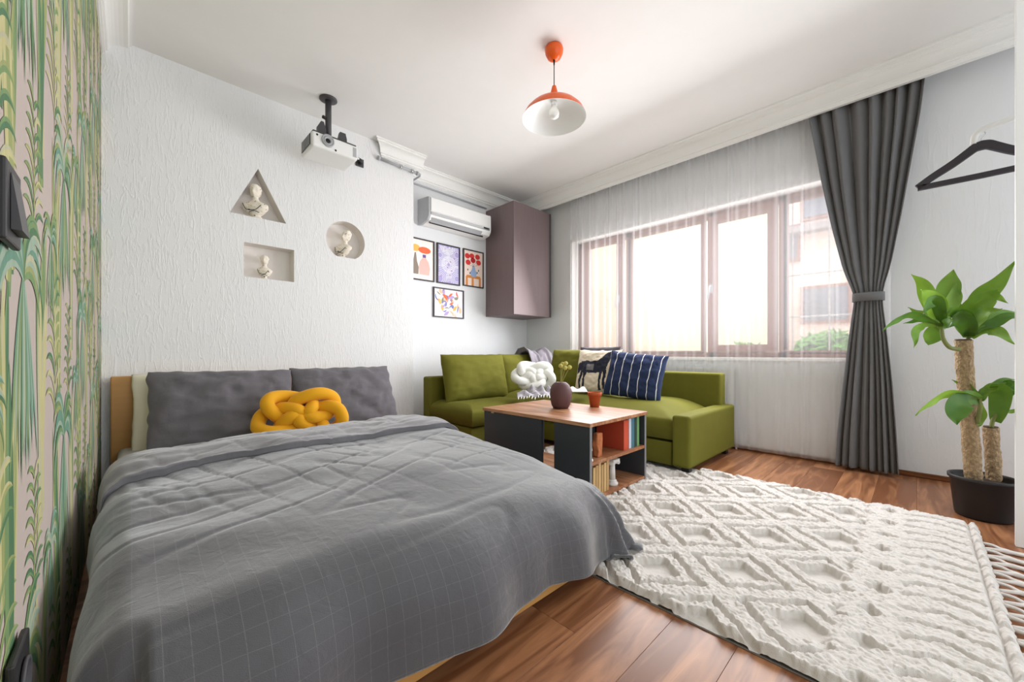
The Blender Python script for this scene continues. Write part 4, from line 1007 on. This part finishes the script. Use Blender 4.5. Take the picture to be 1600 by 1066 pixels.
# ------------------------------------------------------------ busts in the niches
mb = bpy.data.materials.new('crackled_plaster'); mb.use_nodes = True
N, L = mb.node_tree.nodes, mb.node_tree.links; b = N['Principled BSDF']; b.inputs['Roughness'].default_value = 0.8
tc = N.new('ShaderNodeTexCoord'); nz = N.new('ShaderNodeTexNoise'); nz.inputs['Scale'].default_value = 24; nz.inputs['Distortion'].default_value = 1.5; nz.inputs['Detail'].default_value = 3; L.new(tc.outputs['Object'], nz.inputs['Vector'])
rp = N.new('ShaderNodeValToRGB'); e = rp.color_ramp.elements; e[0].position = 0.335; e[0].color = srgb(70, 64, 66); e[1].position = 0.375; e[1].color = srgb(238, 228, 212)
e2 = rp.color_ramp.elements.new(0.55); e2.color = srgb(240, 232, 218); e3 = rp.color_ramp.elements.new(0.68); e3.color = srgb(214, 196, 168)
L.new(nz.outputs['Fac'], rp.inputs[0]); L.new(rp.outputs[0], b.inputs['Base Color'])
def bust(x, y, z, h, label, shoulders, turn, seed, lean=0.0):
    t = thing('bust', label, 'bust', (x, y, z), rotz=turn)
    k = h / 0.26; Mr = Matrix.Translation((x, y, z)) @ Matrix.Rotation(turn, 4, 'Z')
    def loft(rows, n=36, face=False, sd=0):
        bm = BM(); rings = []
        for (zz, rx, ry, ox, oy) in rows:
            ring = []
            for i in range(n):
                a = 2 * pi * i / n; px, py = rx * cos(a), ry * sin(a)
                p = Vector((px + ox, py + oy, zz))
                if face:
                    fr = max(0, -sin(a)) ** 10; zn = (zz - 0.185) / 0.05
                    p.y -= 0.020 * fr * exp(-((zn + 0.1) / 0.35) ** 2)                      # nose
                    eye = exp(-((abs(cos(a)) - 0.42) / 0.16) ** 2) * (sin(a) < 0); p.y += 0.011 * eye * exp(-((zn - 0.25) / 0.22) ** 2)
                    p.y -= 0.005 * max(0, -sin(a)) ** 6 * exp(-((zn + 0.62) / 0.12) ** 2)
                    hair = max(0, sin(a) + 0.35) + max(0, zn - 0.75)
                    p += Vector((px, py, 0)) * (0.24 * min(1, hair) * (1 + 1.1 * noise.noise(Vector((px * 70 + sd, py * 70, zz * 70)))))
                else: p += Vector((px, py, 0)) * 0.10 * noise.noise(Vector((px * 30 + sd, py * 30, zz * 40)))
                ring.append(bm.verts.new(Mr @ Vector((p.x * k + lean * (zz - 0.1) * k, p.y * k, p.z * k))))
            rings.append(ring)
        for A, B in zip(rings, rings[1:]):
            for i in range(n): bm.faces.new((A[i], A[(i + 1) % n], B[(i + 1) % n], B[i]))
        bm.faces.new(rings[0][::-1]); bm.faces.new(rings[-1]); return bm
    s = shoulders
    rows = [(0.0, .040 * s + .004, .032, 0, 0), (0.010, .042 * s + .002, .033, 0, 0), (0.014, .030 * s, .026, 0, 0), (0.024, .038 * s, .030, 0, 0), (0.045, .066 * s, .038, 0, -.004), (0.07, .086 * s, .042, 0, -.006), (0.092, .092 * s, .040, 0, -.004), (0.106, .082 * s, .034, 0, 0), (0.118, .055 * s, .027, 0, .002), (0.128, .026, .022, 0, .002), (0.145, .0195, .0195, 0, 0), (0.165, .0195, .020, 0, -.003)]
    obj('torso', loft(rows, sd=seed), mb, t, True)
    hd = [(0.151, .010, .012, 0, -.014)]
    for i in range(1, 12):
        a = i / 12 * pi; hd.append((0.200 - 0.047 * cos(a), (.027 + .005 * (i > 6)) * sin(a) ** 0.8 + 0.005, .034 * sin(a) ** 0.75 + 0.006, 0, -.008))
    hd.append((0.249, .008, .010, 0, -.006))
    obj('head', loft(hd, face=True, sd=seed), mb, t, True)
    rr = random.Random(seed); M_line = mat('bust_ink', srgb(44, 46, 60), 0.7)
    for pl_ in ([(-.078, .098), (-.052, .055), (-.012, .048), (.02, .056), (.05, .09)], [(-.03, .03), (.005, .044), (.04, .034)]):
        bm = BM(); pts = []
        for (ax, az) in pl_:
            ax *= s; yy_ = -0.043 * sqrt(max(0.02, 1 - (ax / (0.094 * s)) ** 2)) - 0.006
            pts.append(Mr @ Vector(((ax + lean * (az - 0.1)) * k, yy_ * k, az * k)))
        tube(bm, smoothpath(pts, 4), 0.0022 * k, 6); obj('painted_crack', bm, M_line, t, True)
    for _ in range(9):                                   # curls of hair round the head
        an = rr.uniform(0.1, pi - 0.1); zz_ = rr.uniform(0.205, 0.245); rad = 0.030 * sin(max(0.2, (0.262 - zz_) / 0.06))
        c_ = Mr @ Vector(((rad * cos(an) + lean * (zz_ - 0.1)) * k, (rad * 1.1 * sin(an) - 0.004) * k, zz_ * k)); bm = BM()
        bmesh.ops.create_icosphere(bm, subdivisions=2, radius=rr.uniform(0.009, 0.013) * k, matrix=Matrix.Translation(c_)); obj('hair_curl', bm, mb, t, True)
bust(0.643, 3.315, 1.769, 0.255, 'crackled white bust in the triangular niche', 0.95, -0.5, 1)
bust(0.700, 3.325, 1.339, 0.185, 'small white bust in the rectangular niche', 0.75, -0.3, 6)
bust(1.275, 3.33, 1.591, 0.24, 'white bust turned aside in the round niche', 0.85, -0.9, 11, 0.25)

# ------------------------------------------------------------ ceiling projector
pj = thing('projector', 'white ceiling projector on a dark grey pole mount', 'projector', (1.02, 2.97, 2.3))
c = AZ(513, 155, H); bm = BM(); lathe(bm, [(0.0, H - 0.001), (0.060, H - 0.001), (0.060, H - 0.008), (0.045, H - 0.014), (0.0, H - 0.014)], (c.x, c.y, 0), 32); obj('ceiling_plate', bm, M_dgrey, pj, True)
bm = BM(); tube(bm, [(c.x, c.y, H - 0.012), (c.x, c.y, 2.345)], 0.021, 18); obj('pole', bm, M_dgrey, pj, True)
bm = BM(); tube(bm, [(c.x - 0.02, c.y - 0.005, 2.50), (c.x - 0.042, c.y - 0.012, 2.50)], 0.012, 10); obj('clamp_knob', bm, M_black, pj, True)
ang = 0.02; MJ = Matrix.Translation((c.x + 0.005, c.y - 0.01, 2.262)) @ Matrix.Rotation(ang, 4, 'Z') @ Matrix.Rotation(-0.03, 4, 'X')
bm = BM(); xbox(bm, MJ, (0.315, 0.235, 0.105), 0.014, 3); obj('body', bm, M_white, pj)
bm = BM(); xbox(bm, MJ @ Matrix.Translation((0, 0.002, 0.056)), (0.300, 0.225, 0.012), 0.004); obj('mount_plate', bm, M_dgrey, pj)
bm = BM(); xbox(bm, MJ @ Matrix.Translation((-0.1585, 0.0, 0.004)), (0.006, 0.17, 0.075), 0.001); 
obj('side_vent', bm, M_dgrey, pj)
for k in range(6):
    bm = BM(); xbox(bm, MJ @ Matrix.Translation((-0.1625, -0.065 + k * 0.026, 0.004)), (0.003, 0.006, 0.07)); obj('vent_slat', bm, M_silver, pj)
ML = MJ @ Matrix.Translation((-0.055, -0.1175, 0.012)) @ Matrix.Rotation(pi / 2, 4, 'X')
bm = BM(); lathe(bm, [(0.043, 0), (0.043, 0.010), (0.036, 0.014), (0.034, 0.008), (0.028, 0.008), (0.028, 0.012), (0.020, 0.010), (0.016, 0.004), (0.0, 0.006)], (0, 0, 0), 32, ML); obj('lens_ring', bm, M_silver, pj, True)
bm = BM(); lathe(bm, [(0.0165, 0.0045), (0.012, 0.009), (0.0, 0.010)], (0, 0, 0), 24, ML); obj('lens', bm, mat('lens_glass', srgb(14, 14, 18), 0.08), pj, True)
for (dx, dz) in ((-0.125, 0.03), (-0.002, -0.035)):
    bm = BM(); lathe(bm, [(0.007, 0), (0.007, 0.002), (0, 0.003)], (0, 0, 0), 14, MJ @ Matrix.Translation((dx, -0.1175, dz)) @ Matrix.Rotation(pi / 2, 4, 'X')); obj('sensor', bm, M_black, pj, True)
bm = BM(); xbox(bm, MJ @ Matrix.Translation((0.135, -0.118, 0.0)), (0.026, 0.003, 0.07), 0.001); obj('front_grille', bm, M_silver, pj)
for (dx, dy, hh, lbl) in ((-0.062, -0.02, 0.125, 0), (0.105, 0.03, 0.13, 1)):
    bm = BM(); prof = [(-0.030, 0), (0.030, 0), (0.029, hh * 0.7), (0.020, hh), (-0.020, hh), (-0.029, hh * 0.7)] if lbl else [(-0.030, 0), (0.030, 0), (0.028, hh * 0.6), (0.012, hh), (-0.006, hh), (-0.028, hh * 0.66)]
    f0 = [bm.verts.new(MJ @ Vector((dx + a, dy - 0.015, 0.062 + z))) for a, z in prof]; f1 = [bm.verts.new(MJ @ Vector((dx + a, dy + 0.015, 0.062 + z))) for a, z in prof]
    bm.faces.new(f0); bm.faces.new(f1[::-1])
    for i in range(6): bm.faces.new((f0[i], f1[i], f1[(i + 1) % 6], f0[(i + 1) % 6]))
    obj('mount_bracket', bm, M_dgrey, pj)
bm = BM(); tube(bm, smoothpath([MJ @ Vector((0.03, 0.0, 0.066)), MJ @ Vector((0.05, -0.03, 0.085)), MJ @ Vector((0.07, -0.01, 0.07)), MJ @ Vector((0.08, 0.05, 0.066))], 6), 0.005, 8); obj('cable', bm, M_black, pj, True)
so = thing('wall_socket', 'grey wall socket with a plugged-in black plug beside the projector', 'socket', (1.385, YB, 2.40))
bobj('plate', (1.350, YB - 0.009, 2.375), (1.420, YB - 0.0005, 2.445), M_dgrey, so, bev=0.004)
bm = BM(); lathe(bm, [(0.024, 0), (0.024, 0.004), (0.019, 0.005), (0, 0.005)], (1.385, YB - 0.009, 2.41), 24, Matrix.Rotation(pi / 2, 4, 'X')); obj('socket_ring', bm, M_black, so, True)
bm = BM(); tube(bm, [(1.385, YB - 0.012, 2.41), (1.380, YB - 0.05, 2.408), (1.335, YB - 0.10, 2.392)], lambda t: 0.017 - 0.006 * t, 12); obj('plug', bm, M_black, so, True)
bm = BM(); tube(bm, [(1.335, YB - 0.10, 2.392), (1.318, YB - 0.115, 2.386)], 0.008, 10); obj('plug_tip', bm, M_white, so, True)

# ------------------------------------------------------------ pendant lamp
lp = thing('pendant_lamp', 'orange pendant lamp with wide dish shade and white inside', 'lamp', (1.835, 1.525, 2.2))
lx, ly = 1.835, 1.525
bm = BM(); lathe(bm, [(0, H - 0.001), (0.050, H - 0.001), (0.056, H - 0.016), (0.053, H - 0.038), (0.040, H - 0.064), (0.020, H - 0.077), (0, H - 0.079)], (lx, ly, 0), 36); obj('ceiling_rose', bm, M_orange, lp, True)
bm = BM(); lathe(bm, [(0, H - 0.074), (0.007, H - 0.076), (0.004, H - 0.108), (0, H - 0.109)], (lx, ly, 0), 12); obj('cord_grip', bm, M_black, lp, True)
bm = BM(); tube(bm, [(lx, ly, H - 0.105), (lx, ly, 2.405)], 0.0028, 8); obj('cord', bm, M_black, lp, True)
zr = 2.218
so_ = [(0.012, zr + .196), (0.014, zr + .188), (0.024, zr + .150), (0.032, zr + .112), (0.060, zr + .106), (0.105, zr + .092), (0.145, zr + .066), (0.174, zr + .036), (0.189, zr + .008), (0.192, zr)]
bm = BM(); n = 56; rings = []
outer = so_; inner = [(r - 0.0025, z - 0.003) for r, z in so_[::-1]][1:]; inner = [(0.1895, zr + 0.0005)] + [(max(0.02, r), min(z, zr + .103)) for r, z in inner if z < zr + .108]
for (r, z) in outer: rings.append([bm.verts.new((lx + r * cos(2 * pi * i / n), ly + r * sin(2 * pi * i / n), z)) for i in range(n)])
for A, B in zip(rings, rings[1:]):
    for i in range(n): bm.faces.new((A[i], A[(i + 1) % n], B[(i + 1) % n], B[i]))
bm.faces.new(rings[0])
sh = obj('shade', bm, M_orange, lp, True)
bm = BM(); rings = []
for (r, z) in [(0.192, zr - 0.0002)] + inner: rings.append([bm.verts.new((lx + r * cos(2 * pi * i / n), ly + r * sin(2 * pi * i / n), z)) for i in range(n)])
for A, B in zip(rings, rings[1:]):
    for i in range(n): bm.faces.new((A[i], A[(i + 1) % n], B[(i + 1) % n], B[i]))
bm.faces.new(rings[-1]); obj('shade_lining', bm, M_shadein, sh, True)
bm = BM(); lathe(bm, [(0.018, zr + .104), (0.018, zr + .078), (0.0, zr + .078)], (lx, ly, 0), 20); obj('bulb_socket', bm, M_white, lp, True)
bm = BM(); lathe(bm, [(0.014, zr + .080), (0.016, zr + .068), (0.027, zr + .048), (0.031, zr + .030), (0.027, zr + .012), (0.014, zr + .002), (0, zr + .0)], (lx, ly, 0), 24); obj('bulb', bm, mat('opal_bulb', srgb(246, 246, 242), 0.25), lp, True)

# ------------------------------------------------------------ light switch and low socket on the wallpaper
xs = XL + 0.003
def wallbox(name, label, y0, y1, z0, z1, cat):
    t = thing(name, label, cat, (XL, (y0 + y1) / 2, (z0 + z1) / 2))
    bobj('plate', (xs, y0, z0), (XL + 0.012, y1, z1), M_black, t, bev=0.003)
    return t
sw = wallbox('light_switch', 'dark grey light switch on the palm wallpaper', 0.80, 0.892, 0.945, 1.05, 'switch')
bm = BM(); q = [(XL + 0.0125, 0.822, 0.962), (XL + 0.0125, 0.877, 0.962), (XL + 0.0125, 0.877, 1.036), (XL + 0.0125, 0.822, 1.036)]
bk = [bm.verts.new(p) for p in q]; ft = [bm.verts.new((XL + (0.022 if p[2] < 1 else 0.013), p[1], p[2])) for p in q]
bm.faces.new(bk); bm.faces.new(ft)
for i in range(4): bm.faces.new((bk[i], bk[(i + 1) % 4], ft[(i + 1) % 4], ft[i]))
obj('rocker', bm, M_dgrey, sw)
sk = wallbox('low_socket', 'black wall socket low on the wallpaper beside the bed', 0.85, 0.96, 0.27, 0.376, 'socket')
bm = BM(); lathe(bm, [(0.032, 0.0), (0.032, 0.004), (0.026, 0.004), (0.024, -0.002), (0, -0.002)], (XL + 0.0135, 0.905, 0.323), 28, Matrix.Rotation(pi / 2, 4, 'Y')); obj('socket_ring', bm, M_dgrey, sk, True)

# ------------------------------------------------------------ potted corn plant
pl = thing('potted_plant', 'tall corn plant with two cane trunks in a black pot', 'plant', (2.985, -0.228, 0))
px, py = 2.985, -0.228
bm = BM(); lathe(bm, [(0.0, 0.001), (0.092, 0.001), (0.096, 0.012), (0.112, 0.180), (0.119, 0.182), (0.120, 0.197), (0.114, 0.199), (0.108, 0.19), (0.105, 0.165), (0, 0.165)], (px, py, 0), 48); obj('pot', bm, mat('black_pot', srgb(44, 42, 43), 0.5), pl, True)
bm = BM(); lathe(bm, [(0.104, 0.150), (0.104, 0.168), (0.06, 0.174), (0, 0.172)], (px, py, 0), 40)
for v in bm.verts: v.co.z += 0.006 * noise.noise(v.co * 60)
obj('soil', bm, mat('potting_soil', srgb(58, 46, 38), 0.95, var=0.4, vscale=90, bump=0.8, bscale=150), pl, True)
M_bark = mat('cane_bark', srgb(176, 150, 116), 0.9, var=0.85, vscale=85, bump=1.0, bscale=110, stretch=(1, 1, 0.7), bdist=0.016)
M_cut = mat('cut_wood', srgb(92, 76, 62), 0.9)
def cane(pts, r, top):
    path = smoothpath(pts, 14); bm = BM(); tube(bm, path, r, 22)
    for v in bm.verts: v.co += Vector((noise.noise(v.co * 55), noise.noise(v.co * 55 + Vector((3, 3, 3))), 0)) * 0.005
    o = obj('trunk', bm, M_bark, pl, True)
    e = path[-1]; bm = BM(); lathe(bm, [(0, 0.0), (r * 0.93, 0.0), (r * 0.9, 0.006), (0, 0.005)], e, 18); obj('trunk_cut', bm, M_cut, o, True)
d0 = 1.915
tall = [P(1521, 750, d0), P(1517, 690, d0), P(1510, 610, d0), P(1505, 532, d0)]; cane(tall, 0.031, 1)
short = [P(1553, 752, d0 + .02), P(1551, 715, d0 + .02), P(1548, 668, d0 + .02)]; cane(short, 0.027, 1)
bm = BM(); tube(bm, smoothpath([P(1498, 546, d0 - .03), P(1484, 543, d0 - .05), P(1474, 530, d0 - .06), P(1471, 512, d0 - .06)], 5), lambda t: 0.010 - 0.003 * t, 8); obj('shoot', bm, mat('shoot_green', srgb(120, 128, 70), 0.7), pl, True)
for (pp) in ([P(1527, 662, d0 - .03), P(1531, 640, d0 - .05), P(1530, 622, d0 - .06)], [P(1549, 668, d0 + .0), P(1552, 655, d0), P(1560, 640, d0)], [P(1512, 534, d0), P(1514, 522, d0), P(1516, 512, d0)]):
    bm = BM(); tube(bm, smoothpath(pp, 5), 0.008, 8); obj('shoot', bm, MATS['shoot_green'], pl, True)
ml = bpy.data.materials.new('corn_plant_leaf'); ml.use_nodes = True; N, L = ml.node_tree.nodes, ml.node_tree.links; b = N['Principled BSDF']
b.inputs['Roughness'].default_value = 0.5; b.inputs['Subsurface Weight'].default_value = 0.0
oi = N.new('ShaderNodeObjectInfo'); rp = N.new('ShaderNodeValToRGB'); rp.color_ramp.elements[0].color = srgb(58, 104, 34); rp.color_ramp.elements[1].color = srgb(134, 170, 52)
tc = N.new('ShaderNodeTexCoord'); nz = N.new('ShaderNodeTexNoise'); nz.inputs['Scale'].default_value = 14; L.new(tc.outputs['Object'], nz.inputs['Vector'])
mm = N.new('ShaderNodeMath'); mm.operation = 'MULTIPLY_ADD'; mm.inputs[1].default_value = 0.5; L.new(nz.outputs['Fac'], mm.inputs[0])
m3 = N.new('ShaderNodeMath'); m3.operation = 'MULTIPLY_ADD'; m3.inputs[1].default_value = 0.7; m3.inputs[2].default_value = -0.1; L.new(oi.outputs['Random'], m3.inputs[0]); L.new(m3.outputs[0], mm.inputs[2])
L.new(mm.outputs[0], rp.inputs[0]); L.new(rp.outputs[0], b.inputs['Base Color'])
tl2 = N.new('ShaderNodeBsdfTranslucent'); L.new(rp.outputs[0], tl2.inputs[0]); ms = N.new('ShaderNodeMixShader'); ms.inputs[0].default_value = 0.3
L.new(b.outputs[0], ms.inputs[1]); L.new(tl2.outputs[0], ms.inputs[2]); L.new(ms.outputs[0], N['Material Output'].inputs['Surface'])
def leaf(pts, w, roll=0.0):
    """pts: (u, v, depth offset); w: widest width in metres"""
    path = smoothpath([P(u, v, d0 + dd) for u, v, dd in pts], 7); n = len(path); bm = BM(); prev = None
    view = (O - path[n // 2]).normalized()
    for i, p in enumerate(path):
        t = i / (n - 1); T = (path[min(n - 1, i + 1)] - path[max(0, i - 1)]).normalized()
        side = T.cross(view).normalized(); nr = side.cross(T).normalized()
        side = (side * cos(roll) + nr * sin(roll)); nr = side.cross(T).normalized()
        ww = w / 2 * (0.25 + 0.75 * sin(pi * min(1, t * 0.85 + 0.06)) ** 0.8) * (1 if t < 0.5 else max(0.015, 1 - ((t - 0.5) / 0.5) ** 2.0))
        wav = 0.006 * sin(t * 13 + w * 90)
        q = [bm.verts.new(p + side * (ww * k) + nr * (-0.16 * ww * (1 - abs(k)) * 1.6 + wav * abs(k))) for k in (-1, -0.5, 0, 0.5, 1)]
        if prev:
            for k in range(4): bm.faces.new((prev[k], prev[k + 1], q[k + 1], q[k]))
        prev = q
    o = obj('leaf', bm, ml, pl, True, recalc=False)
LV = [  # left shoot
    ([(1472, 512, -.06), (1462, 490, -.06), (1445, 450, -.05), (1424, 428, -.03)], .075, .5),
    ([(1472, 510, -.07), (1467, 488, -.09), (1455, 466, -.11), (1438, 452, -.12)], .08, -.3),
    ([(1474, 510, -.05), (1480, 470, -.02), (1484, 440, .0), (1490, 422, .02)], .085, .1),
    ([(1471, 512, -.07), (1450, 500, -.10), (1425, 494, -.12), (1400, 500, -.13), (1380, 518, -.14)], .05, .9),
    ([(1471, 514, -.07), (1455, 505, -.05), (1438, 490, .0), (1418, 481, .03)], .045, .7),
    ([(1470, 514, -.05), (1462, 518, -.02), (1455, 530, .0), (1450, 540, .0)], .07, .2),
    ([(1470, 512, -.06), (1448, 508, -.08), (1434, 514, -.09), (1430, 530, -.09), (1428, 544, -.09)], .035, .5),
    ([(1472, 512, -.08), (1478, 506, -.12), (1484, 502, -.16), (1487, 498, -.2)], .05, .8),
    ([(1473, 511, -.07), (1470, 490, -.10), (1462, 470, -.14), (1450, 478, -.2), (1444, 490, -.23)], .05, .3),
    ([(1474, 511, -.05), (1482, 488, -.06), (1492, 462, -.04), (1495, 438, -.02)], .06, -.4),
    ([(1471, 513, -.05), (1452, 503, -.02), (1432, 500, .02), (1412, 506, .04)], .04, .7),
    # top crown
    ([(1515, 527, .0), (1523, 505, -.06), (1542, 488, -.12), (1566, 482, -.16)], .05, .5),
    ([(1513, 526, .0), (1505, 510, .02), (1494, 504, .03), (1484, 512, .03)], .045, .4),
    ([(1514, 528, .0), (1518, 495, .0), (1535, 465, -.03), (1560, 440, -.07), (1590, 405, -.10)], .085, .3),
    ([(1514, 526, -.01), (1508, 500, -.05), (1490, 488, -.10), (1478, 486, -.14)], .07, .3),
    ([(1512, 526, .0), (1510, 505, -.03), (1520, 480, -.07), (1550, 462, -.12), (1560, 452, -.15)], .075, .2),
    ([(1516, 526, .0), (1525, 500, .0), (1540, 475, .0), (1556, 464, -.02), (1576, 474, -.05)], .06, .3),
    ([(1514, 526, .0), (1512, 510, -.06), (1500, 495, -.10), (1492, 490, -.12)], .07, .1),
    ([(1516, 527, -.01), (1530, 512, -.03), (1555, 503, -.06), (1580, 494, -.08), (1610, 500, -.10)], .055, .6),
    ([(1516, 524, .02), (1535, 500, .04), (1560, 490, .05), (1600, 488, .05)], .05, .6),
    ([(1517, 527, -.02), (1540, 515, -.05), (1562, 520, -.08), (1590, 540, -.10)], .06, .6),
    ([(1514, 525, .0), (1506, 508, .05), (1500, 490, .09), (1498, 470, .1)], .07, .2),
    ([(1515, 524, .0), (1522, 500, .06), (1530, 478, .09), (1545, 455, .1)], .07, .3),
    # lower shoots
    ([(1530, 626, -.06), (1505, 617, -.10), (1480, 618, -.13), (1455, 628, -.15), (1432, 650, -.16)], .05, .9),
    ([(1530, 626, -.06), (1515, 622, -.12), (1500, 632, -.16), (1494, 650, -.18), (1495, 664, -.18)], .085, .1),
    ([(1530, 624, -.05), (1518, 608, -.03), (1505, 600, .0), (1487, 594, .02)], .04, .7),
    ([(1531, 626, -.06), (1540, 612, -.06), (1550, 604, -.06), (1560, 602, -.06)], .045, .5),
    ([(1556, 660, .0), (1560, 640, -.02), (1563, 615, -.05), (1560, 604, -.08), (1558, 598, -.1)], .075, .1),
    ([(1532, 624, -.06), (1545, 608, -.02), (1565, 596, .0), (1590, 592, .0)], .045, .8),
    ([(1558, 650, .0), (1568, 640, .0), (1580, 642, -.01), (1600, 640, -.02)], .03, .8),
    ([(1560, 645, .0), (1570, 615, .0), (1580, 602, -.03), (1592, 612, -.06)], .06, .3),
    ([(1532, 630, -.06), (1535, 645, -.05), (1532, 660, -.04), (1527, 668, -.04)], .03, .4)]
for pts, w, roll in LV: leaf(pts, w, roll)

# ------------------------------------------------------------ white wardrobe edge, rail and hanger at the right
wd = thing('wardrobe', 'white wardrobe side panel at the right edge of the picture', 'wardrobe', (2.63, -0.7, 0))
bobj('side_panel', (2.62, -1.20, 0.001), (2.645, -0.286, 2.62), M_white, wd, bev=0.002)
bobj('plinth', (2.646, -1.19, 0.001), (2.68, -0.33, 0.08), M_silver, wd)
ra = thing('clothes_rail', 'white bent clothes rail reaching out of the wardrobe', 'clothes rail', (2.9, -0.4, 1.8))
rp_ = [(2.9, -1.0, 1.93), (2.9, -0.55, 1.925), AX(1587, 183, 2.9), AX(1560, 193, 2.9), AX(1536, 203, 2.9), AX(1524, 212, 2.9), AX(1521, 226, 2.9)]
bm = BM(); tube(bm, smoothpath(rp_, 8), 0.013, 14); obj('tube', bm, M_white, ra, True)
bobj('fixing_board', (2.647, -1.06, 1.90), (2.915, -0.98, 1.96), M_white, ra)
hg = thing('coat_hanger', 'black velvet coat hanger hanging from the white clothes rail', 'hanger', (2.9, -0.215, 1.65))
nk = AX(1534, 222, 2.9); M_hang = mat('hanger_black', srgb(58, 54, 60), 0.7)
yc = nk.y; zc = nk.z - 0.004
def arm(s):
    return smoothpath([(2.9, yc, zc - 0.012), (2.9, yc + s * 0.020, zc - 0.016), (2.9, yc + s * 0.042, zc - 0.032), (2.9, yc + s * 0.09, zc - 0.068), (2.9, yc + s * 0.16, zc - 0.112), (2.9, yc + s * 0.213, zc - 0.150)], 6)
def flatbar(bm, path, w, h):
    pr = None
    for i, p in enumerate(path):
        T = (path[min(len(path) - 1, i + 1)] - path[max(0, i - 1)]).normalized(); sd = Vector((1, 0, 0)); nr = sd.cross(T).normalized()
        hh = h(i / (len(path) - 1)) if callable(h) else h
        q = [bm.verts.new(p + sd * (a * w / 2) + nr * (b_ * hh / 2)) for a, b_ in ((-1, -1), (1, -1), (1, 1), (-1, 1))]
        if pr:
            for k in range(4): bm.faces.new((pr[k], pr[(k + 1) % 4], q[(k + 1) % 4], q[k]))
        else: bm.faces.new(q[::-1])
        pr = q
    bm.faces.new(pr)
bm = BM(); flatbar(bm, arm(-1)[::-1] + arm(1)[1:], 0.020, lambda t: 0.040 - 0.024 * abs(t - 0.5)); obj('shoulder_bar', bm, M_hang, hg)
bm = BM(); flatbar(bm, [Vector((2.9, yc + 0.212, zc - 0.153)), Vector((2.9, yc, zc - 0.155)), Vector((2.9, yc - 0.212, zc - 0.153))], 0.020, 0.024); obj('trouser_bar', bm, M_hang, hg)
bm = BM(); tube(bm, smoothpath([(2.9, yc, zc), (2.9, yc, zc + 0.02), (2.9, yc - 0.012, zc + 0.036), (2.9, yc - 0.004, zc + 0.055), (2.9, yc + 0.02, zc + 0.05)], 6), 0.002, 8); obj('hook', bm, M_chrome, hg, True)
